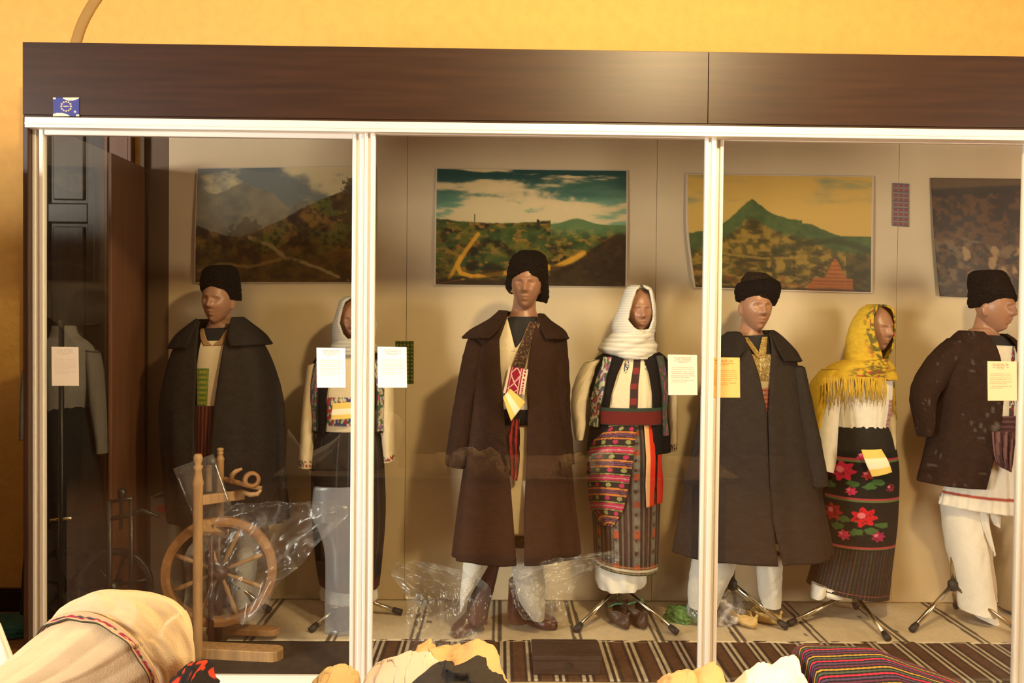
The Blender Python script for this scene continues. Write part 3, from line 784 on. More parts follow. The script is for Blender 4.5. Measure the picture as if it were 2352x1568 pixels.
# ================================================================== MANNEQUINS
BLK = np.array([.012, .011, .012]); CREAM = np.array([.74, .62, .42]); WHITE = np.array([.80, .75, .66])
BROWN = np.array([.036, .018, .012]); GREY = np.array([.050, .046, .044])
def hat(parent, rings, Y, col=(.010, .008, .008), amp=.08, name='lambswool_hat', nv=40, sc_=9):
    T = Tube(rings, Y)
    return T.full(name, M['fur'], parent, weave(col, .6, 30, 30), nv, 56, crumple(amp, sc_, 3), caps=(1, 0), solid=.01)
def rings_scale(rings, dx, dd):
    return [(r[0]+dx, r[1], r[2]-dx, r[3], r[4]-dd)+tuple(r[5:]) for r in rings]
def lower_boot(parent, rings, Y, footheel, yaw_deg, L, w, h, mat):
    T = Tube(rings, Y)
    b = T.full('boot', mat, parent, None if False else np.array([.1, .1, .1]), 40, 36, crumple(.05, 6, 2), solid=.004, caps=(1, 0))
    loft_foot('boot_foot', mat, b, footheel, yaw_deg, L, w, h, CFL)
    return b

# ---- man in the long brown coat, middle pane
Y = 4.05
g = G(1195, 1440)
man = thing('mannequin', (P(1200, 1400, Y).x, Y, CFL), 'male mannequin in black lambswool hat and long open brown coat, centre pane', 'mannequin', 'costumed mannequins')
body(man, 1209, 654, Y, 732, (1105, 1270), 950, 33, hyaw=-6, tilt=2, neck_x=1203)
shirt_r = [(1168, 728, 1238, 728, .08), (1128, 748, 1270, 748, .10), (1110, 790, 1280, 790, .125), (1108, 860, 1282, 860, .14), (1112, 950, 1278, 950, .13), (1105, 1050, 1285, 1050, .135), (1105, 1150, 1290, 1150, .14), (1105, 1215, 1290, 1215, .14)]
ST = Tube(shirt_r, Y)
ST.full('black_undershirt', M['black_knit'], man, BLK, 30, 48, off=-.012, t1=.4)
ST.part('shirt', M['cloth'], man, weave(CREAM*1.05, .15, 30, 30), [(722, 1160, 1238), (735, 1166, 1232), (798, 1182, 1184), (805, 1182, 1184)], 40, 60, 0.0, outside=True)
bpy.data.objects.remove(bpy.data.objects[man.children[-1].name]) if False else None
ST.part('shirt', M['cloth'], man, weave(CREAM, .18, 20, 40), [(796, 1115, 1275), (960, 1118, 1275), (1100, 1112, 1280), (1213, 1112, 1282)], 60, 60, 0.0, fold=folds(14, .02, 1))
coat_r = [(1150, 722, 1246, 728, .10), (1118, 742, 1272, 744, .125), (1085, 772, 1296, 776, .145), (1078, 830, 1298, 830, .165), (1080, 930, 1296, 930, .17), (1068, 1050, 1308, 1050, .18), (1054, 1160, 1320, 1160, .20), (1044, 1240, 1330, 1236, .21), (1040, 1274, 1333, 1268, .215)]
CT = Tube(coat_r, Y)
def coatcol(c):
    c = np.asarray(c)
    return lambda U, V: full(U, c)*(.75+.5*fbm(U*80, V*90, 4, 3))[..., None]
CT.part('coat', M['wool'], man, coatcol(BROWN), [(722, 1166, 1234), (780, 1146, 1219), (837, 1149, 1211), (904, 1154, 1208), (961, 1159, 1209), (1055, 1168, 1206), (1160, 1176, 1201), (1272, 1184, 1202)], 110, 120, 0.0, outside=True, fold=folds(9, .045, 2, .1), solid=.01)
Tube([(1150, 714, 1246, 722, .09), (1128, 733, 1262, 738, .115), (1090, 756, 1290, 758, .155), (1069, 776, 1306, 778, .185)], Y).part('cape_collar', M['wool'], man, coatcol(BROWN*.8), [(716, 1168, 1234), (735, 1158, 1236), (757, 1146, 1240), (777, 1126, 1252)], 26, 90, .004, outside=True, fold=folds(7, .05, 4, .2), solid=.012)
for rr in ([(1078, 776, 1128, 802, .075), (1062, 830, 1112, 845, .075), (1048, 900, 1098, 908, .068), (1036, 980, 1086, 985, .062), (1024, 1066, 1066, 1074, .055)],
           [(1252, 792, 1299, 778, .07), (1258, 850, 1305, 846, .072), (1262, 920, 1308, 918, .066), (1266, 990, 1311, 990, .060), (1274, 1062, 1318, 1064, .052)]):
    Tube(rr, Y-.03).full('sleeve', M['wool'], man, coatcol(BROWN*.85), 50, 40, crumple(.10, 5, 5), caps=(1, 0), solid=.008)
def braid(U, V):
    n = vn(U*9, V*60, 2)*1.6-.8
    C = mixc(full(U, lin(58, 44, 32)), lin(120, 96, 72), n > .35)
    C = mixc(C, lin(110, 50, 40), n < -.5)
    return mixc(C, lin(160, 130, 90), (U < .06)+(U > .94))
sheet('woven_strap', M['cloth'], man, [(1217, 738, 1240, 744, -.115), (1202, 772, 1226, 778, -.135), (1184, 816, 1212, 822, -.148), (1172, 848, 1204, 856, -.152)], Y, braid, 70, 16, solid=.004)
def pouch(U, V):
    C = full(U, lin(235, 220, 205))
    c = lin(150, 28, 60)
    C = mixc(C, c, (U > .12)*(U < .74)*1.0)
    k = (V*2.2) % 1.0
    dd = np.abs((U-.43)/.26)+np.abs(k-.5)*2
    C = mixc(C, lin(225, 190, 190), (np.abs(dd-.95) < .13)*1.0)
    C = mixc(C, lin(225, 190, 190), (np.abs(U-.20) < .02)+(np.abs(U-.66) < .02) > 0)
    return mixc(C, c, (U > .82)*(U < .90)*(np.sin(V*60) > -.4))
sheet('woven_pouch', M['cloth'], man, [(1169, 841, 1213, 848, -.158), (1161, 880, 1207, 884, -.165), (1156, 902, 1204, 906, -.165)], Y, pouch, 60, 46, bow=.008, solid=.012)
ST.part('belt', M['wool'], man, coatcol(BLK*1.2), [(934, 1120, 1272), (968, 1120, 1272)], 8, 40, .012, solid=.008)
def tass(U, V):
    return mixc(full(U, lin(40, 16, 14)), lin(150, 40, 30), (np.sin(U*9*PI+V*5) > .1)*.8)
sheet('sash_tassel', M['cloth'], man, [(1176, 962, 1192, 962, -.16), (1168, 1000, 1193, 1003, -.165), (1170, 1050, 1192, 1052, -.17), (1172, 1092, 1186, 1104, -.17)], Y, tass, 50, 24, bow=.012, solid=.01, wave=lambda U, V: .006*np.sin(U*14+V*6))
# legs of white felt and brown boots
TR = [(1062, 1262, 1150, 1262, .09), (1064, 1290, 1134, 1280, .09), (1060, 1330, 1112, 1315, .075), (1056, 1370, 1086, 1358, .05), (1056, 1406, 1062, 1400, .02)]
Tube(TR, Y-.02).full('trouser_leg', M['wool'], man, weave(WHITE*.78, .15), 40, 40, crumple(.08, 4, 6), caps=(1, 1))
TR = [(1172, 1250, 1247, 1246, .09), (1174, 1290, 1247, 1286, .09), (1182, 1340, 1250, 1340, .085), (1196, 1385, 1252, 1390, .07), (1222, 1422, 1250, 1422, .035)]
Tube(TR, Y-.03).full('trouser_leg', M['wool'], man, weave(WHITE*.78, .15), 40, 40, crumple(.10, 4, 8), caps=(1, 1))
h1 = G(1108, 1440); h2 = G(1178, 1428)
lower_boot(man, [(1122, 1258, 1156, 1258, .055), (1108, 1300, 1146, 1300, .055), (1086, 1350, 1134, 1352, .055), (1074, 1392, 1122, 1398, .055), (1072, 1425, 1118, 1432, .055)], Y+.02, (h1.x, h1.y+.06, CFL), -28, .27, .105, .10, M['leather'])
lower_boot(man, [(1170, 1330, 1200, 1330, .05), (1168, 1370, 1202, 1372, .055), (1166, 1400, 1208, 1404, .055), (1168, 1425, 1210, 1428, .055)], Y+.06, (h2.x+.0, h2.y+.03, CFL), 52, .27, .105, .10, M['leather'])
hat(man, [(1196, 577, 1232, 577, .05, .01), (1178, 590, 1250, 588, .085, .01), (1170, 612, 1256, 610, .10, .01), (1166, 634, 1257, 634, .108, .015), (1168, 652, 1256, 650, .108, .04)], Y)
# rolled fur edge, longer at the back over the ears
Tube([(1170, 628, 1254, 628, .108, .03), (1164, 650, 1256, 650, .112, .045), (1167, 662, 1259, 676, .10, .055), (1174, 670, 1254, 694, .088, .06)], Y).part('hat_flap', M['fur'], man, weave((.011, .009, .009), .6, 30, 30), [(630, 1178, 1242), (650, 1182, 1240), (669, 1176, 1243), (682, 1178, 1240)], 24, 70, 0, outside=True, fold=crumple(.07, 9, 2), solid=.016)

# ---- woman in white headscarf and black waistcoat, middle pane
Y = 4.22
def hood(parent, name, rings, Y, opening, col, fold, mat='cloth', nv=60, nu=90, solid=.01):
    T = Tube(rings, Y)
    return T.part(name, M[mat], parent, col, opening, nv, nu, 0, outside=True, fold=fold, solid=solid)
def stripey(c, k=60):
    c = np.asarray(c)
    return lambda U, V: full(U, c)*(.86+.14*np.sin(V*k*PI))[..., None]
wom = thing('mannequin', (P(1440, 1400, Y).x, Y, CFL), 'female mannequin in white headscarf, black embroidered waistcoat and striped skirt', 'mannequin', 'costumed mannequins')
body(wom, 1468, 714, Y, 800, (1385, 1520), 935, 27, hyaw=4, scale=.96, neck_x=1455, shw_y=28)
hood(wom, 'headscarf', [(1452, 656, 1484, 657, .06, .02), (1440, 664, 1494, 666, .11, .0), (1430, 690, 1500, 692, .125, 0), (1419, 718, 1503, 720, .125, 0), (1409, 746, 1503, 745, .12, 0), (1410, 768, 1498, 765, .115, 0), (1408, 785, 1500, 780, .11, 0)], Y-.01,
     [(657, 1467, 1469), (667, 1454, 1486), (690, 1446, 1491), (715, 1439, 1495), (735, 1435, 1495), (752, 1449, 1487), (764, 1470, 1476), (784, 1473, 1475)], stripey(WHITE*1.0, 46), crumple(.035, 5, 3), solid=.012)
NW = Tube([(1412, 758, 1500, 756, .105), (1398, 776, 1500, 774, .12), (1380, 792, 1503, 796, .13), (1382, 806, 1508, 815, .135), (1410, 818, 1490, 824, .135)], Y-.01)
NW.full('scarf_wrap', M['cloth'], wom, stripey(WHITE*.98, 14), 44, 80, lambda U, V: .07*np.sin(V*15+5*np.sin(2*PI*U)+2)*.6+crumple(.05, 4, 7)(U, V), solid=.012)
vest_r = [(1400, 806, 1510, 808, .10), (1370, 824, 1528, 822, .13), (1356, 850, 1536, 846, .15), (1354, 900, 1538, 896, .155), (1362, 940, 1530, 940, .15), (1356, 985, 1536, 985, .155), (1350, 1034, 1538, 1036, .16)]
BT = Tube(rings_scale(vest_r, 4, .012), Y)
def blouse(U, V):
    C = weave(CREAM*1.05, .15, 30, 30)(U, V)
    C = mixc(C, np.array([.05, .025, .025]), (np.abs(U-.52) < .075))
    C = mixc(C, np.array([.22, .03, .03]), (np.abs(U-.52) < .06)*(np.sin(V*26) > .3))
    d1_ = np.hypot((U-.32)*2.2, V-.22)
    C = mixc(C, np.array([.04, .05, .09]), ((d1_ < .11)*(vn(U*60, V*60, 1) > .35)))
    C = mixc(C, np.array([.05, .07, .06]), (np.hypot((U-.74)*2.2, V-.2) < .10)*(vn(U*60, V*60, 4) > .45))
    return C
BT.part('blouse', M['cloth'], wom, blouse, [(808, 1405, 1505), (830, 1400, 1500), (880, 1388, 1500), (945, 1385, 1500)], 60, 80, 0.0, fold=folds(22, .018, 1))
def vestcol(U, V):
    C = full(U, BLK)*(.7+.6*fbm(U*60, V*60, 4, 3))[..., None]
    return C
VT = Tube(vest_r, Y)
VT.part('waistcoat', M['wool'], wom, vestcol, [(810, 1428, 1472), (825, 1423, 1470), (855, 1409, 1480), (899, 1396, 1487), (931, 1392, 1489), (990, 1390, 1488), (1034, 1392, 1486)], 60, 100, 0.0, outside=True, solid=.01)
def floral(base, s):
    base = np.asarray(base)
    def f(U, V):
        C = full(U, base)
        C = mixc(C, np.array([.05, .13, .07]), vn(U*9, V*26, s) > .55)
        C = mixc(C, np.array([.42, .10, .16]), vn(U*7+3, V*22, s+1) > .72)
        C = mixc(C, np.array([.14, .10, .25]), vn(U*7+9, V*20, s+2) > .76)
        return mixc(C, np.array([.02, .02, .02]), (U < .06)+(U > .94))
    return f
VT.part('embroidered_border', M['cloth'], wom, floral((.62, .58, .45), 3), [(818, 1386, 1404), (860, 1370, 1390), (905, 1360, 1384), (950, 1356, 1378), (976, 1352, 1376)], 60, 20, .012)
VT.part('embroidered_border', M['cloth'], wom, floral((.10, .09, .08), 5), [(816, 1494, 1512), (860, 1500, 1518), (905, 1506, 1522), (950, 1506, 1520), (994, 1508, 1524)], 60, 20, .012)
def sleeve(parent, rr, Y, c=CREAM, cuff=None, amp=.15, s=5):
    def f(U, V):
        C = weave(c, .15, 20, 20)(U, V)
        if cuff is not None: C = mixc(C, cuff(U, V), (V > .90)*(V < .975)*(vn(U*40, V*70, s) > .4))
        return C
    return Tube(rr, Y).full('sleeve', M['cloth'], parent, f, 60, 40, crumple(amp, 5, s), caps=(1, 0), solid=.005)
sleeve(wom, [(1344, 832, 1386, 822, .055), (1324, 868, 1360, 872, .06), (1312, 920, 1346, 926, .06), (1316, 968, 1344, 972, .05), (1322, 1009, 1338, 1009, .035)], Y-.02, CREAM*.9)
sleeve(wom, [(1512, 832, 1542, 840, .05), (1522, 880, 1550, 882, .055), (1530, 930, 1554, 930, .05), (1534, 980, 1555, 980, .045), (1532, 1036, 1553, 1032, .04)], Y-.01, CREAM*.9, lambda U, V: full(U, np.array([.08, .02, .03])))
skirt_r = [(1388, 930, 1494, 930, .13), (1376, 960, 1500, 960, .145), (1356, 1020, 1516, 1020, .165), (1354, 1100, 1516, 1100, .175), (1362, 1200, 1513, 1200, .17), (1367, 1292, 1509, 1306, .165)]
KT = Tube(skirt_r, Y)
def skirt2(U, V):
    n = fbm(U*90, V*90, 5, 3)
    C = full(U, np.array([.035, .024, .018]))
    uu = U*2*PI
    q = (U*40) % 1.0
    C = mixc(C, np.array([.14, .11, .09]), (np.abs(q-.5) < .14)*.8)
    C = mixc(C, np.array([.09, .03, .03]), (np.abs(q-.1) < .07))
    band = ((U*10) % 1.0); m = (np.abs(band-.3) < .14)
    C = mixc(C, np.array([.16, .15, .12]), m*(np.abs(np.sin(V*60)*np.sin(U*250)) > .3))
    C = mixc(C, np.array([.30, .07, .03]), m*(np.sin(V*48) > .75))
    h = V
    for (a, b, c) in ((.950, .958, (.40, .16, .06)), (.962, .976, (.55, .48, .35)), (.984, .990, (.30, .22, .10)), (.994, 1.0, (.05, .16, .10))):
        C = mixc(C, np.array(c), (h > a)*(h <= b))
    return C*(.7+.6*n)[..., None]
KT.full('skirt', M['cloth'], wom, skirt2, 150, 220, folds(7, .012, 3), solid=.005)
def apron2(U, V):
    t = V*7.4+.35*np.sin(U*2.4)+.15*U
    k = t % 2.0
    C = full(U, np.array([.028, .020, .018]))
    for (a, b, c) in ((.05, .12, (.28, .26, .08)), (.16, .34, (.42, .03, .08)), (.34, .40, (.30, .25, .22)), (.40, .56, (.42, .03, .08)), (.60, .66, (.28, .26, .08)), (1.06, 1.18, (.50, .17, .04)), (1.22, 1.30, (.16, .06, .12)), (1.36, 1.44, (.16, .06, .12)), (1.50, 1.62, (.50, .17, .04))):
        C = mixc(C, np.array(c), (k > a)*(k < b))
    C = mixc(C, np.array([.35, .30, .25]), (np.abs(k-.37) < .03)*(np.sin(U*90) > 0))
    for j, kk in enumerate((.86, 1.80)):
        for i in range(4):
            d = np.hypot((U-.16-.24*i)*3.0, (k-kk)*1.0)
            C = mixc(C, np.array((.38, .03, .09)) if (i+j) % 2 else np.array((.26, .25, .09)), d < .15)
    return C*(.8+.4*fbm(U*60, V*60, 3, 2))[..., None]
KT.part('woven_apron', M['cloth'], wom, apron2, [(962, 1384, 1452), (1000, 1362, 1446), (1050, 1352, 1440), (1100, 1352, 1431), (1140, 1354, 1424), (1165, 1360, 1416), (1192, 1382, 1400)], 150, 90, .010, solid=.005)
VT.part('sash', M['cloth'], wom, lambda U, V: mixc(full(U, np.array([.12, .014, .012])), np.array([.025, .05, .035]), (V < .18)+(V > .94)), [(930, 1380, 1502), (968, 1380, 1502)], 14, 50, .018, solid=.008)
def ribbon(U, V): return mixc(full(U, np.array([.62, .035, .015])), np.array([.75, .42, .20]), U < .38)
KT.part('ribbon', M['cloth'], wom, ribbon, [(958, 1464, 1484), (1040, 1468, 1488), (1100, 1466, 1486), (1148, 1468, 1482)], 40, 12, .018, solid=.004)
KT.part('ribbon', M['cloth'], wom, np.array([.60, .03, .015]), [(962, 1490, 1499), (1040, 1494, 1502), (1100, 1492, 1508), (1145, 1492, 1506)], 40, 10, .018, solid=.004)
Tube([(1370, 1285, 1482, 1292, .12), (1371, 1320, 1484, 1324, .125), (1378, 1348, 1474, 1342, .12)], Y).full('petticoat', M['cloth'], wom, weave(WHITE, .12), 24, 70, folds(7, .10, 1), solid=.005)
stand(wom, (1424, 1344), [(1322, 1446), (1555, 1452), (1418, 1393)], Y, (1424, 1000))

# ---- man in the grey-brown cloak behind the right post
Y = 4.14
man2 = thing('mannequin', (P(1730, 1400, Y).x, Y, CFL), 'male mannequin in flat black cap and wide dark cloak, behind the right post', 'mannequin', 'costumed mannequins')
body(man2, 1737, 706, Y, 775, (1660, 1810), 930, 30, hyaw=6, neck_x=1725, shw_y=36)
sh = [(1682, 772, 1768, 768, .08), (1655, 792, 1800, 790, .10), (1645, 840, 1815, 838, .13), (1650, 930, 1812, 930, .13), (1650, 960, 1812, 960, .13)]
S3 = Tube(sh, Y)
S3.full('black_undershirt', M['black_knit'], man2, BLK, 24, 48, off=-.01, t1=.5)
def shirt3(U, V):
    C = weave(CREAM*.95, .15, 30, 30)(U, V)
    e = np.abs(U-.5)
    C = mixc(C, np.array([.30, .20, .05]), (V < .42)*(vn(U*70, V*60, 2) > .3))
    C = mixc(C, mixc(full(U, np.array([.40, .05, .05])), np.array([.6, .4, .3]), np.abs(np.sin(U*70)*np.sin(V*45)) > .5), (V > .52)*(e < .35))
    return C
S3.part('shirt', M['cloth'], man2, shirt3, [(812, 1700, 1758), (870, 1700, 1760), (955, 1690, 1770)], 60, 50, .0)
S3.part('shirt_collar', M['cloth'], man2, lambda U, V: mixc(full(U, np.array([.40, .27, .08])), np.array([.15, .08, .03]), vn(U*12, V*50, 5) > .6), [(774, 1697, 1707), (800, 1710, 1722), (820, 1722, 1734)], 30, 8, .004)
S3.part('shirt_collar', M['cloth'], man2, lambda U, V: mixc(full(U, np.array([.40, .27, .08])), np.array([.15, .08, .03]), vn(U*12, V*50, 6) > .6), [(774, 1738, 1750), (800, 1728, 1744), (820, 1724, 1740)], 30, 8, .004)
cl = [(1680, 766, 1768, 762, .09), (1655, 782, 1795, 778, .115), (1640, 812, 1822, 812, .145), (1625, 870, 1832, 868, .165), (1608, 960, 1848, 960, .175), (1592, 1060, 1866, 1060, .19), (1572, 1170, 1886, 1170, .21), (1554, 1268, 1906, 1272, .22)]
C3 = Tube(cl, Y)
C3.part('cloak', M['wool'], man2, coatcol(np.array([.032, .025, .021])), [(766, 1692, 1756), (800, 1704, 1752), (860, 1721, 1744), (930, 1734, 1740), (935, 1735, 1738), (1100, 1737, 1738), (1180, 1742, 1743), (1270, 1752, 1764)], 110, 120, 0, outside=True, fold=folds(8, .05, 5, .15), solid=.01)
Tube([(1678, 762, 1768, 758, .095), (1660, 776, 1790, 774, .12), (1640, 800, 1818, 804, .155), (1630, 826, 1836, 830, .18)], Y).part('cape_collar', M['wool'], man2, coatcol(np.array([.022, .018, .016])), [(762, 1692, 1756), (780, 1698, 1757), (800, 1694, 1762), (826, 1676, 1776)], 26, 90, .006, outside=True, fold=folds(7, .04, 4, .2), solid=.012)
Tube([(1640, 840, 1676, 836, .06, -.04), (1622, 920, 1664, 920, .065, -.06), (1600, 1020, 1640, 1020, .06, -.07), (1560, 1100, 1612, 1112, .06, -.07)], Y).full('sleeve', M['wool'], man2, coatcol(np.array([.028, .023, .020])), 40, 36, crumple(.08, 5, 5), caps=(1, 0), solid=.008)
Tube([(1800, 840, 1836, 840, .06, -.05), (1812, 920, 1850, 918, .065, -.07), (1826, 1020, 1870, 1018, .06, -.08), (1838, 1110, 1886, 1105, .055, -.08)], Y).full('sleeve', M['wool'], man2, coatcol(np.array([.032, .026, .022])), 40, 36, crumple(.08, 5, 6), caps=(1, 0), solid=.008)
Tube([(1596, 1262, 1696, 1262, .10), (1588, 1310, 1682, 1310, .10), (1582, 1350, 1662, 1352, .09), (1584, 1392, 1646, 1392, .08)], Y).full('trouser_leg', M['wool'], man2, weave(WHITE*.72, .12), 40, 44, crumple(.05, 4, 5), caps=(1, 0), solid=.006)
Tube([(1738, 1262, 1795, 1270, .08), (1741, 1310, 1794, 1310, .08), (1744, 1350, 1792, 1350, .075), (1749, 1390, 1790, 1388, .07)], Y).full('trouser_leg', M['wool'], man2, weave(WHITE*.70, .14), 40, 44, crumple(.09, 4, 6), caps=(1, 0), solid=.006)
stand(man2, (1682, 1340), [(1642, 1402), (1806, 1440), (1690, 1388)], Y, (1682, 1100))
hat(man2, [(1716, 646, 1772, 640, .05, .02), (1700, 652, 1788, 648, .10, .02), (1694, 664, 1791, 662, .118, .015), (1694, 678, 1787, 682, .112, .015), (1697, 690, 1778, 702, .105, .02)], Y, name='lambswool_cap', amp=.05)
Tube([(1718, 625, 1756, 628, .03), (1706, 640, 1772, 640, .07), (1704, 655, 1776, 654, .09)], Y+.05).full('cap_crown', M['fur'], man2, weave((.03, .02, .015), .5), 20, 40, crumple(.06, 8, 2), caps=(1, 0), solid=.008)

# ---- woman in the yellow fringed shawl
Y = 4.31
wom2 = thing('mannequin', (P(1960, 1400, Y).x, Y, CFL), 'female mannequin wrapped in yellow fringed shawl over a dark rose-patterned skirt', 'mannequin', 'costumed mannequins')
body(wom2, 2014, 756, Y, 838, (1905, 2042), 975, 26, hyaw=22, scale=.97, neck_x=1992, shw_y=26, waist=(1925, 2024))
YEL = np.array([.62, .40, .035])
def shawl(s=0, flo=True):
    def f(U, V):
        C = weave(YEL, .35, 40, 40, s)(U, V)
        if flo:
            e = sstep(.88, .95, U)+sstep(.12, .05, U)
            C = mixc(C, np.array([.06, .08, .03]), e*(vn(U*60, V*24, s+1) > .5)*.85)
            C = mixc(C, np.array([.40, .04, .05]), e*(vn(U*60+4, V*18, s+2) > .8))
        return C
    return f
hood(wom2, 'headscarf', [(1998, 700, 2034, 701, .06, .02), (1982, 712, 2046, 712, .11, .01), (1965, 738, 2049, 738, .125, .01), (1954, 766, 2050, 766, .125, .01), (1949, 795, 2047, 795, .12, .01), (1946, 815, 2040, 818, .11, .01), (1944, 832, 2040, 838, .11, .01)], Y-.01,
     [(700, 2015, 2017), (708, 2000, 2032), (725, 1989, 2040), (750, 1987, 2044), (775, 1990, 2044), (796, 1998, 2040), (812, 2006, 2030), (836, 2012, 2020)], shawl(3), crumple(.03, 5, 3), solid=.007)
blouse_r = [(1950, 838, 2030, 838, .09), (1920, 856, 2042, 856, .12), (1905, 890, 2046, 888, .14), (1910, 930, 2042, 930, .14), (1918, 978, 2034, 978, .13)]
B4 = Tube(blouse_r, Y)
def blouse4(U, V):
    C = weave(WHITE*.98, .12, 30, 30)(U, V)
    d = (U > .80)*(U < .86)+(U > .10)*(U < .0)
    C = mixc(C, mixc(full(U, np.array([.36, .16, .20])), np.array([.55, .38, .36]), np.abs(np.sin(U*160)*np.sin(V*60)) > .5), (U > .10)*(U < .175)*(V > .66))
    return C
B4.full('blouse', M['cloth'], wom2, blouse4, 50, 120, folds(22, .02, 1), solid=.005)
SH = Tube([(1968, 818, 2038, 826, .105), (1935, 830, 2044, 840, .13), (1900, 846, 2050, 852, .15), (1884, 866, 2054, 870, .155)], Y)
SH.full('shawl', M['cloth'], wom2, shawl(7), 30, 90, lambda U, V: .04*np.sin(V*12+4*np.sin(2*PI*U))+crumple(.05, 5, 9)(U, V), solid=.008)
Tube([(1890, 848, 1930, 846, .06), (1868, 878, 1906, 878, .085), (1857, 920, 1896, 920, .085), (1860, 965, 1888, 968, .07), (1864, 1020, 1882, 1024, .05), (1866, 1060, 1878, 1064, .03)], Y-.02).full('shawl_end', M['cloth'], wom2, weave(YEL*.9, .4), 40, 40, crumple(.16, 6, 2), caps=(1, 1))
def fringe(name, a, b, n, ln, Y0, s, drop=0.0):
    bm = bmesh.new(); rng = random.Random(s)
    for i in range(n):
        t = (i+rng.random()*.6)/n
        x = a[0]+(b[0]-a[0])*t; y = a[1]+(b[1]-a[1])*t
        L = ln*(.7+.6*rng.random())
        p0 = P(x, y, Y0); p1 = P(x+rng.uniform(-5, 5), y+L*.5, Y0-.006); p2 = P(x+rng.uniform(-7, 7), y+L, Y0-.004)
        rodv(bm, [p0, p1, p2], [.0028, .0026, .0016], 5)
    return bm
yelm = plain('yellow_fringe', tuple(YEL*.95), .9)
M['fringe'] = yelm
bm = fringe('a', (1868, 930), (1890, 985), 26, 75, Y-.06, 1)
b2 = fringe('b', (1935, 862), (2035, 868), 60, 52, Y-.165, 2)
for bb, nme in ((bm, 'shawl_fringe'), (b2, 'shawl_fringe'), (fringe('c', (2040, 860), (2055, 890), 22, 60, Y-.06, 3), 'shawl_fringe'), (fringe('d', (1890, 868), (1935, 862), 20, 62, Y-.15, 4), 'shawl_fringe')):
    o = bm_obj(nme, bb, yelm, wom2, smooth=True); o['kind'] = 'stuff'
sleeve(wom2, [(1886, 866, 1930, 862, .06), (1880, 920, 1926, 925, .065), (1876, 980, 1922, 985, .06), (1874, 1040, 1919, 1045, .055), (1876, 1074, 1912, 1085, .05)], Y-.05, WHITE, amp=.05)
sleeve(wom2, [(2022, 880, 2050, 876, .05), (2030, 940, 2054, 940, .05), (2034, 1000, 2054, 1000, .045), (2036, 1030, 2052, 1030, .04)], Y-.01, CREAM*.9, amp=.06)
sk4 = [(1920, 972, 2032, 974, .13), (1912, 1010, 2044, 1010, .15), (1900, 1080, 2054, 1080, .17), (1894, 1170, 2054, 1170, .175), (1884, 1240, 2048, 1240, .175), (1866, 1310, 2040, 1318, .175), (1856, 1340, 2035, 1366, .175)]
K4 = Tube(sk4, Y)
def skirt4(U, V):
    C = full(U, np.array([.020, .017, .014]))
    q = (U*64) % 1.0
    idx = np.floor(U*64) % 4
    cs = np.array([[.08, .05, .03], [.035, .055, .035], [.07, .025, .03], [.05, .045, .06]])[idx.astype(int)]
    C = np.where(((np.abs(q-.5) < .22)*(V > .60))[..., None], cs, C)
    C = mixc(C, np.array([.22, .06, .05]), np.abs(V-.945) < .004)
    return C*(.7+.6*fbm(U*80, V*80, 3, 2))[..., None]
K4.full('skirt', M['cloth'], wom2, skirt4, 140, 256, folds(8, .012, 3), solid=.005)
def roses(U, V):
    C = full(U, np.array([.010, .011, .010]))*(.7+.6*fbm(U*50, V*50, 2, 2))[..., None]
    n = vn(U*30, V*34, 4)
    def flower(a, b, r, c, dk=None):
        nonlocal C
        d = np.hypot((U-a)*1.05, (V-b)*1.5)
        ang = np.arctan2((V-b)*1.5, (U-a))
        rr = r*(.82+.18*np.cos(ang*7)+.12*(n-.5))
        C = mixc(C, np.array(c), d < rr)
        C = mixc(C, np.array(c)*.45, (d < rr*.75)*(vn(U*44+a*9, V*50, 7) > .62))
        C = mixc(C, np.array([.60, .16, .20]), (np.hypot((U-a+.03)*1.05, (V-b+.015)*1.5) < r*.28))
    def leaf(a, b, r, c=(.05, .12, .035)):
        nonlocal C
        d = np.hypot((U-a)*.9, (V-b)*2.2)+.05*(n-.5)
        C = mixc(C, np.array(c), d < r)
    for a, b in ((.10, .36), (.38, .32), (.55, .34), (.62, .30), (.25, .78), (.62, .80), (.52, .70), (.72, .74), (.30, .70), (.46, .82)): leaf(a, b, .07)
    RED = (.50, .012, .022); PNK = (.52, .03, .10)
    flower(.24, .20, .17, (.46, .015, .06)); flower(.06, .22, .12, (.18, .01, .03)); flower(.42, .03, .07, PNK); flower(.52, .22, .08, (.30, .02, .02)); flower(.36, .40, .07, PNK); flower(.80, .36, .07, (.20, .02, .04))
    flower(.52, .66, .16, RED); flower(.16, .64, .14, (.34, .01, .02)); flower(.33, .86, .08, PNK); flower(.70, .86, .09, (.30, .02, .08))
    for v0 in (.08, .49, .99):
        C = mixc(C, np.array([.34, .04, .06]), np.abs(V-v0+.012) < .009)
        C = mixc(C, np.array([.10, .15, .05]), np.abs(V-v0-.006) < .009)
    return C
K4.part('rose_apron', M['cloth'], wom2, roses, [(1030, 1904, 2046), (1100, 1898, 2040), (1180, 1892, 2034), (1242, 1886, 2026)], 150, 140, .008, solid=.005)
for rr in ([(1866, 1338, 1896, 1344, .05), (1864, 1360, 1892, 1366, .05), (1864, 1372, 1884, 1372, .04)], [(1888, 1345, 1940, 1352, .06), (1888, 1362, 1938, 1366, .06), (1892, 1368, 1932, 1372, .05)]):
    Tube(rr, Y-.08).full('petticoat', M['cloth'], wom2, weave(WHITE, .1), 16, 36, crumple(.1, 4, 4), caps=(1, 0), solid=.004)
stand(wom2, (1958, 1358), [(1812, 1432), (2040, 1466), (1966, 1393)], Y, (1958, 1000))

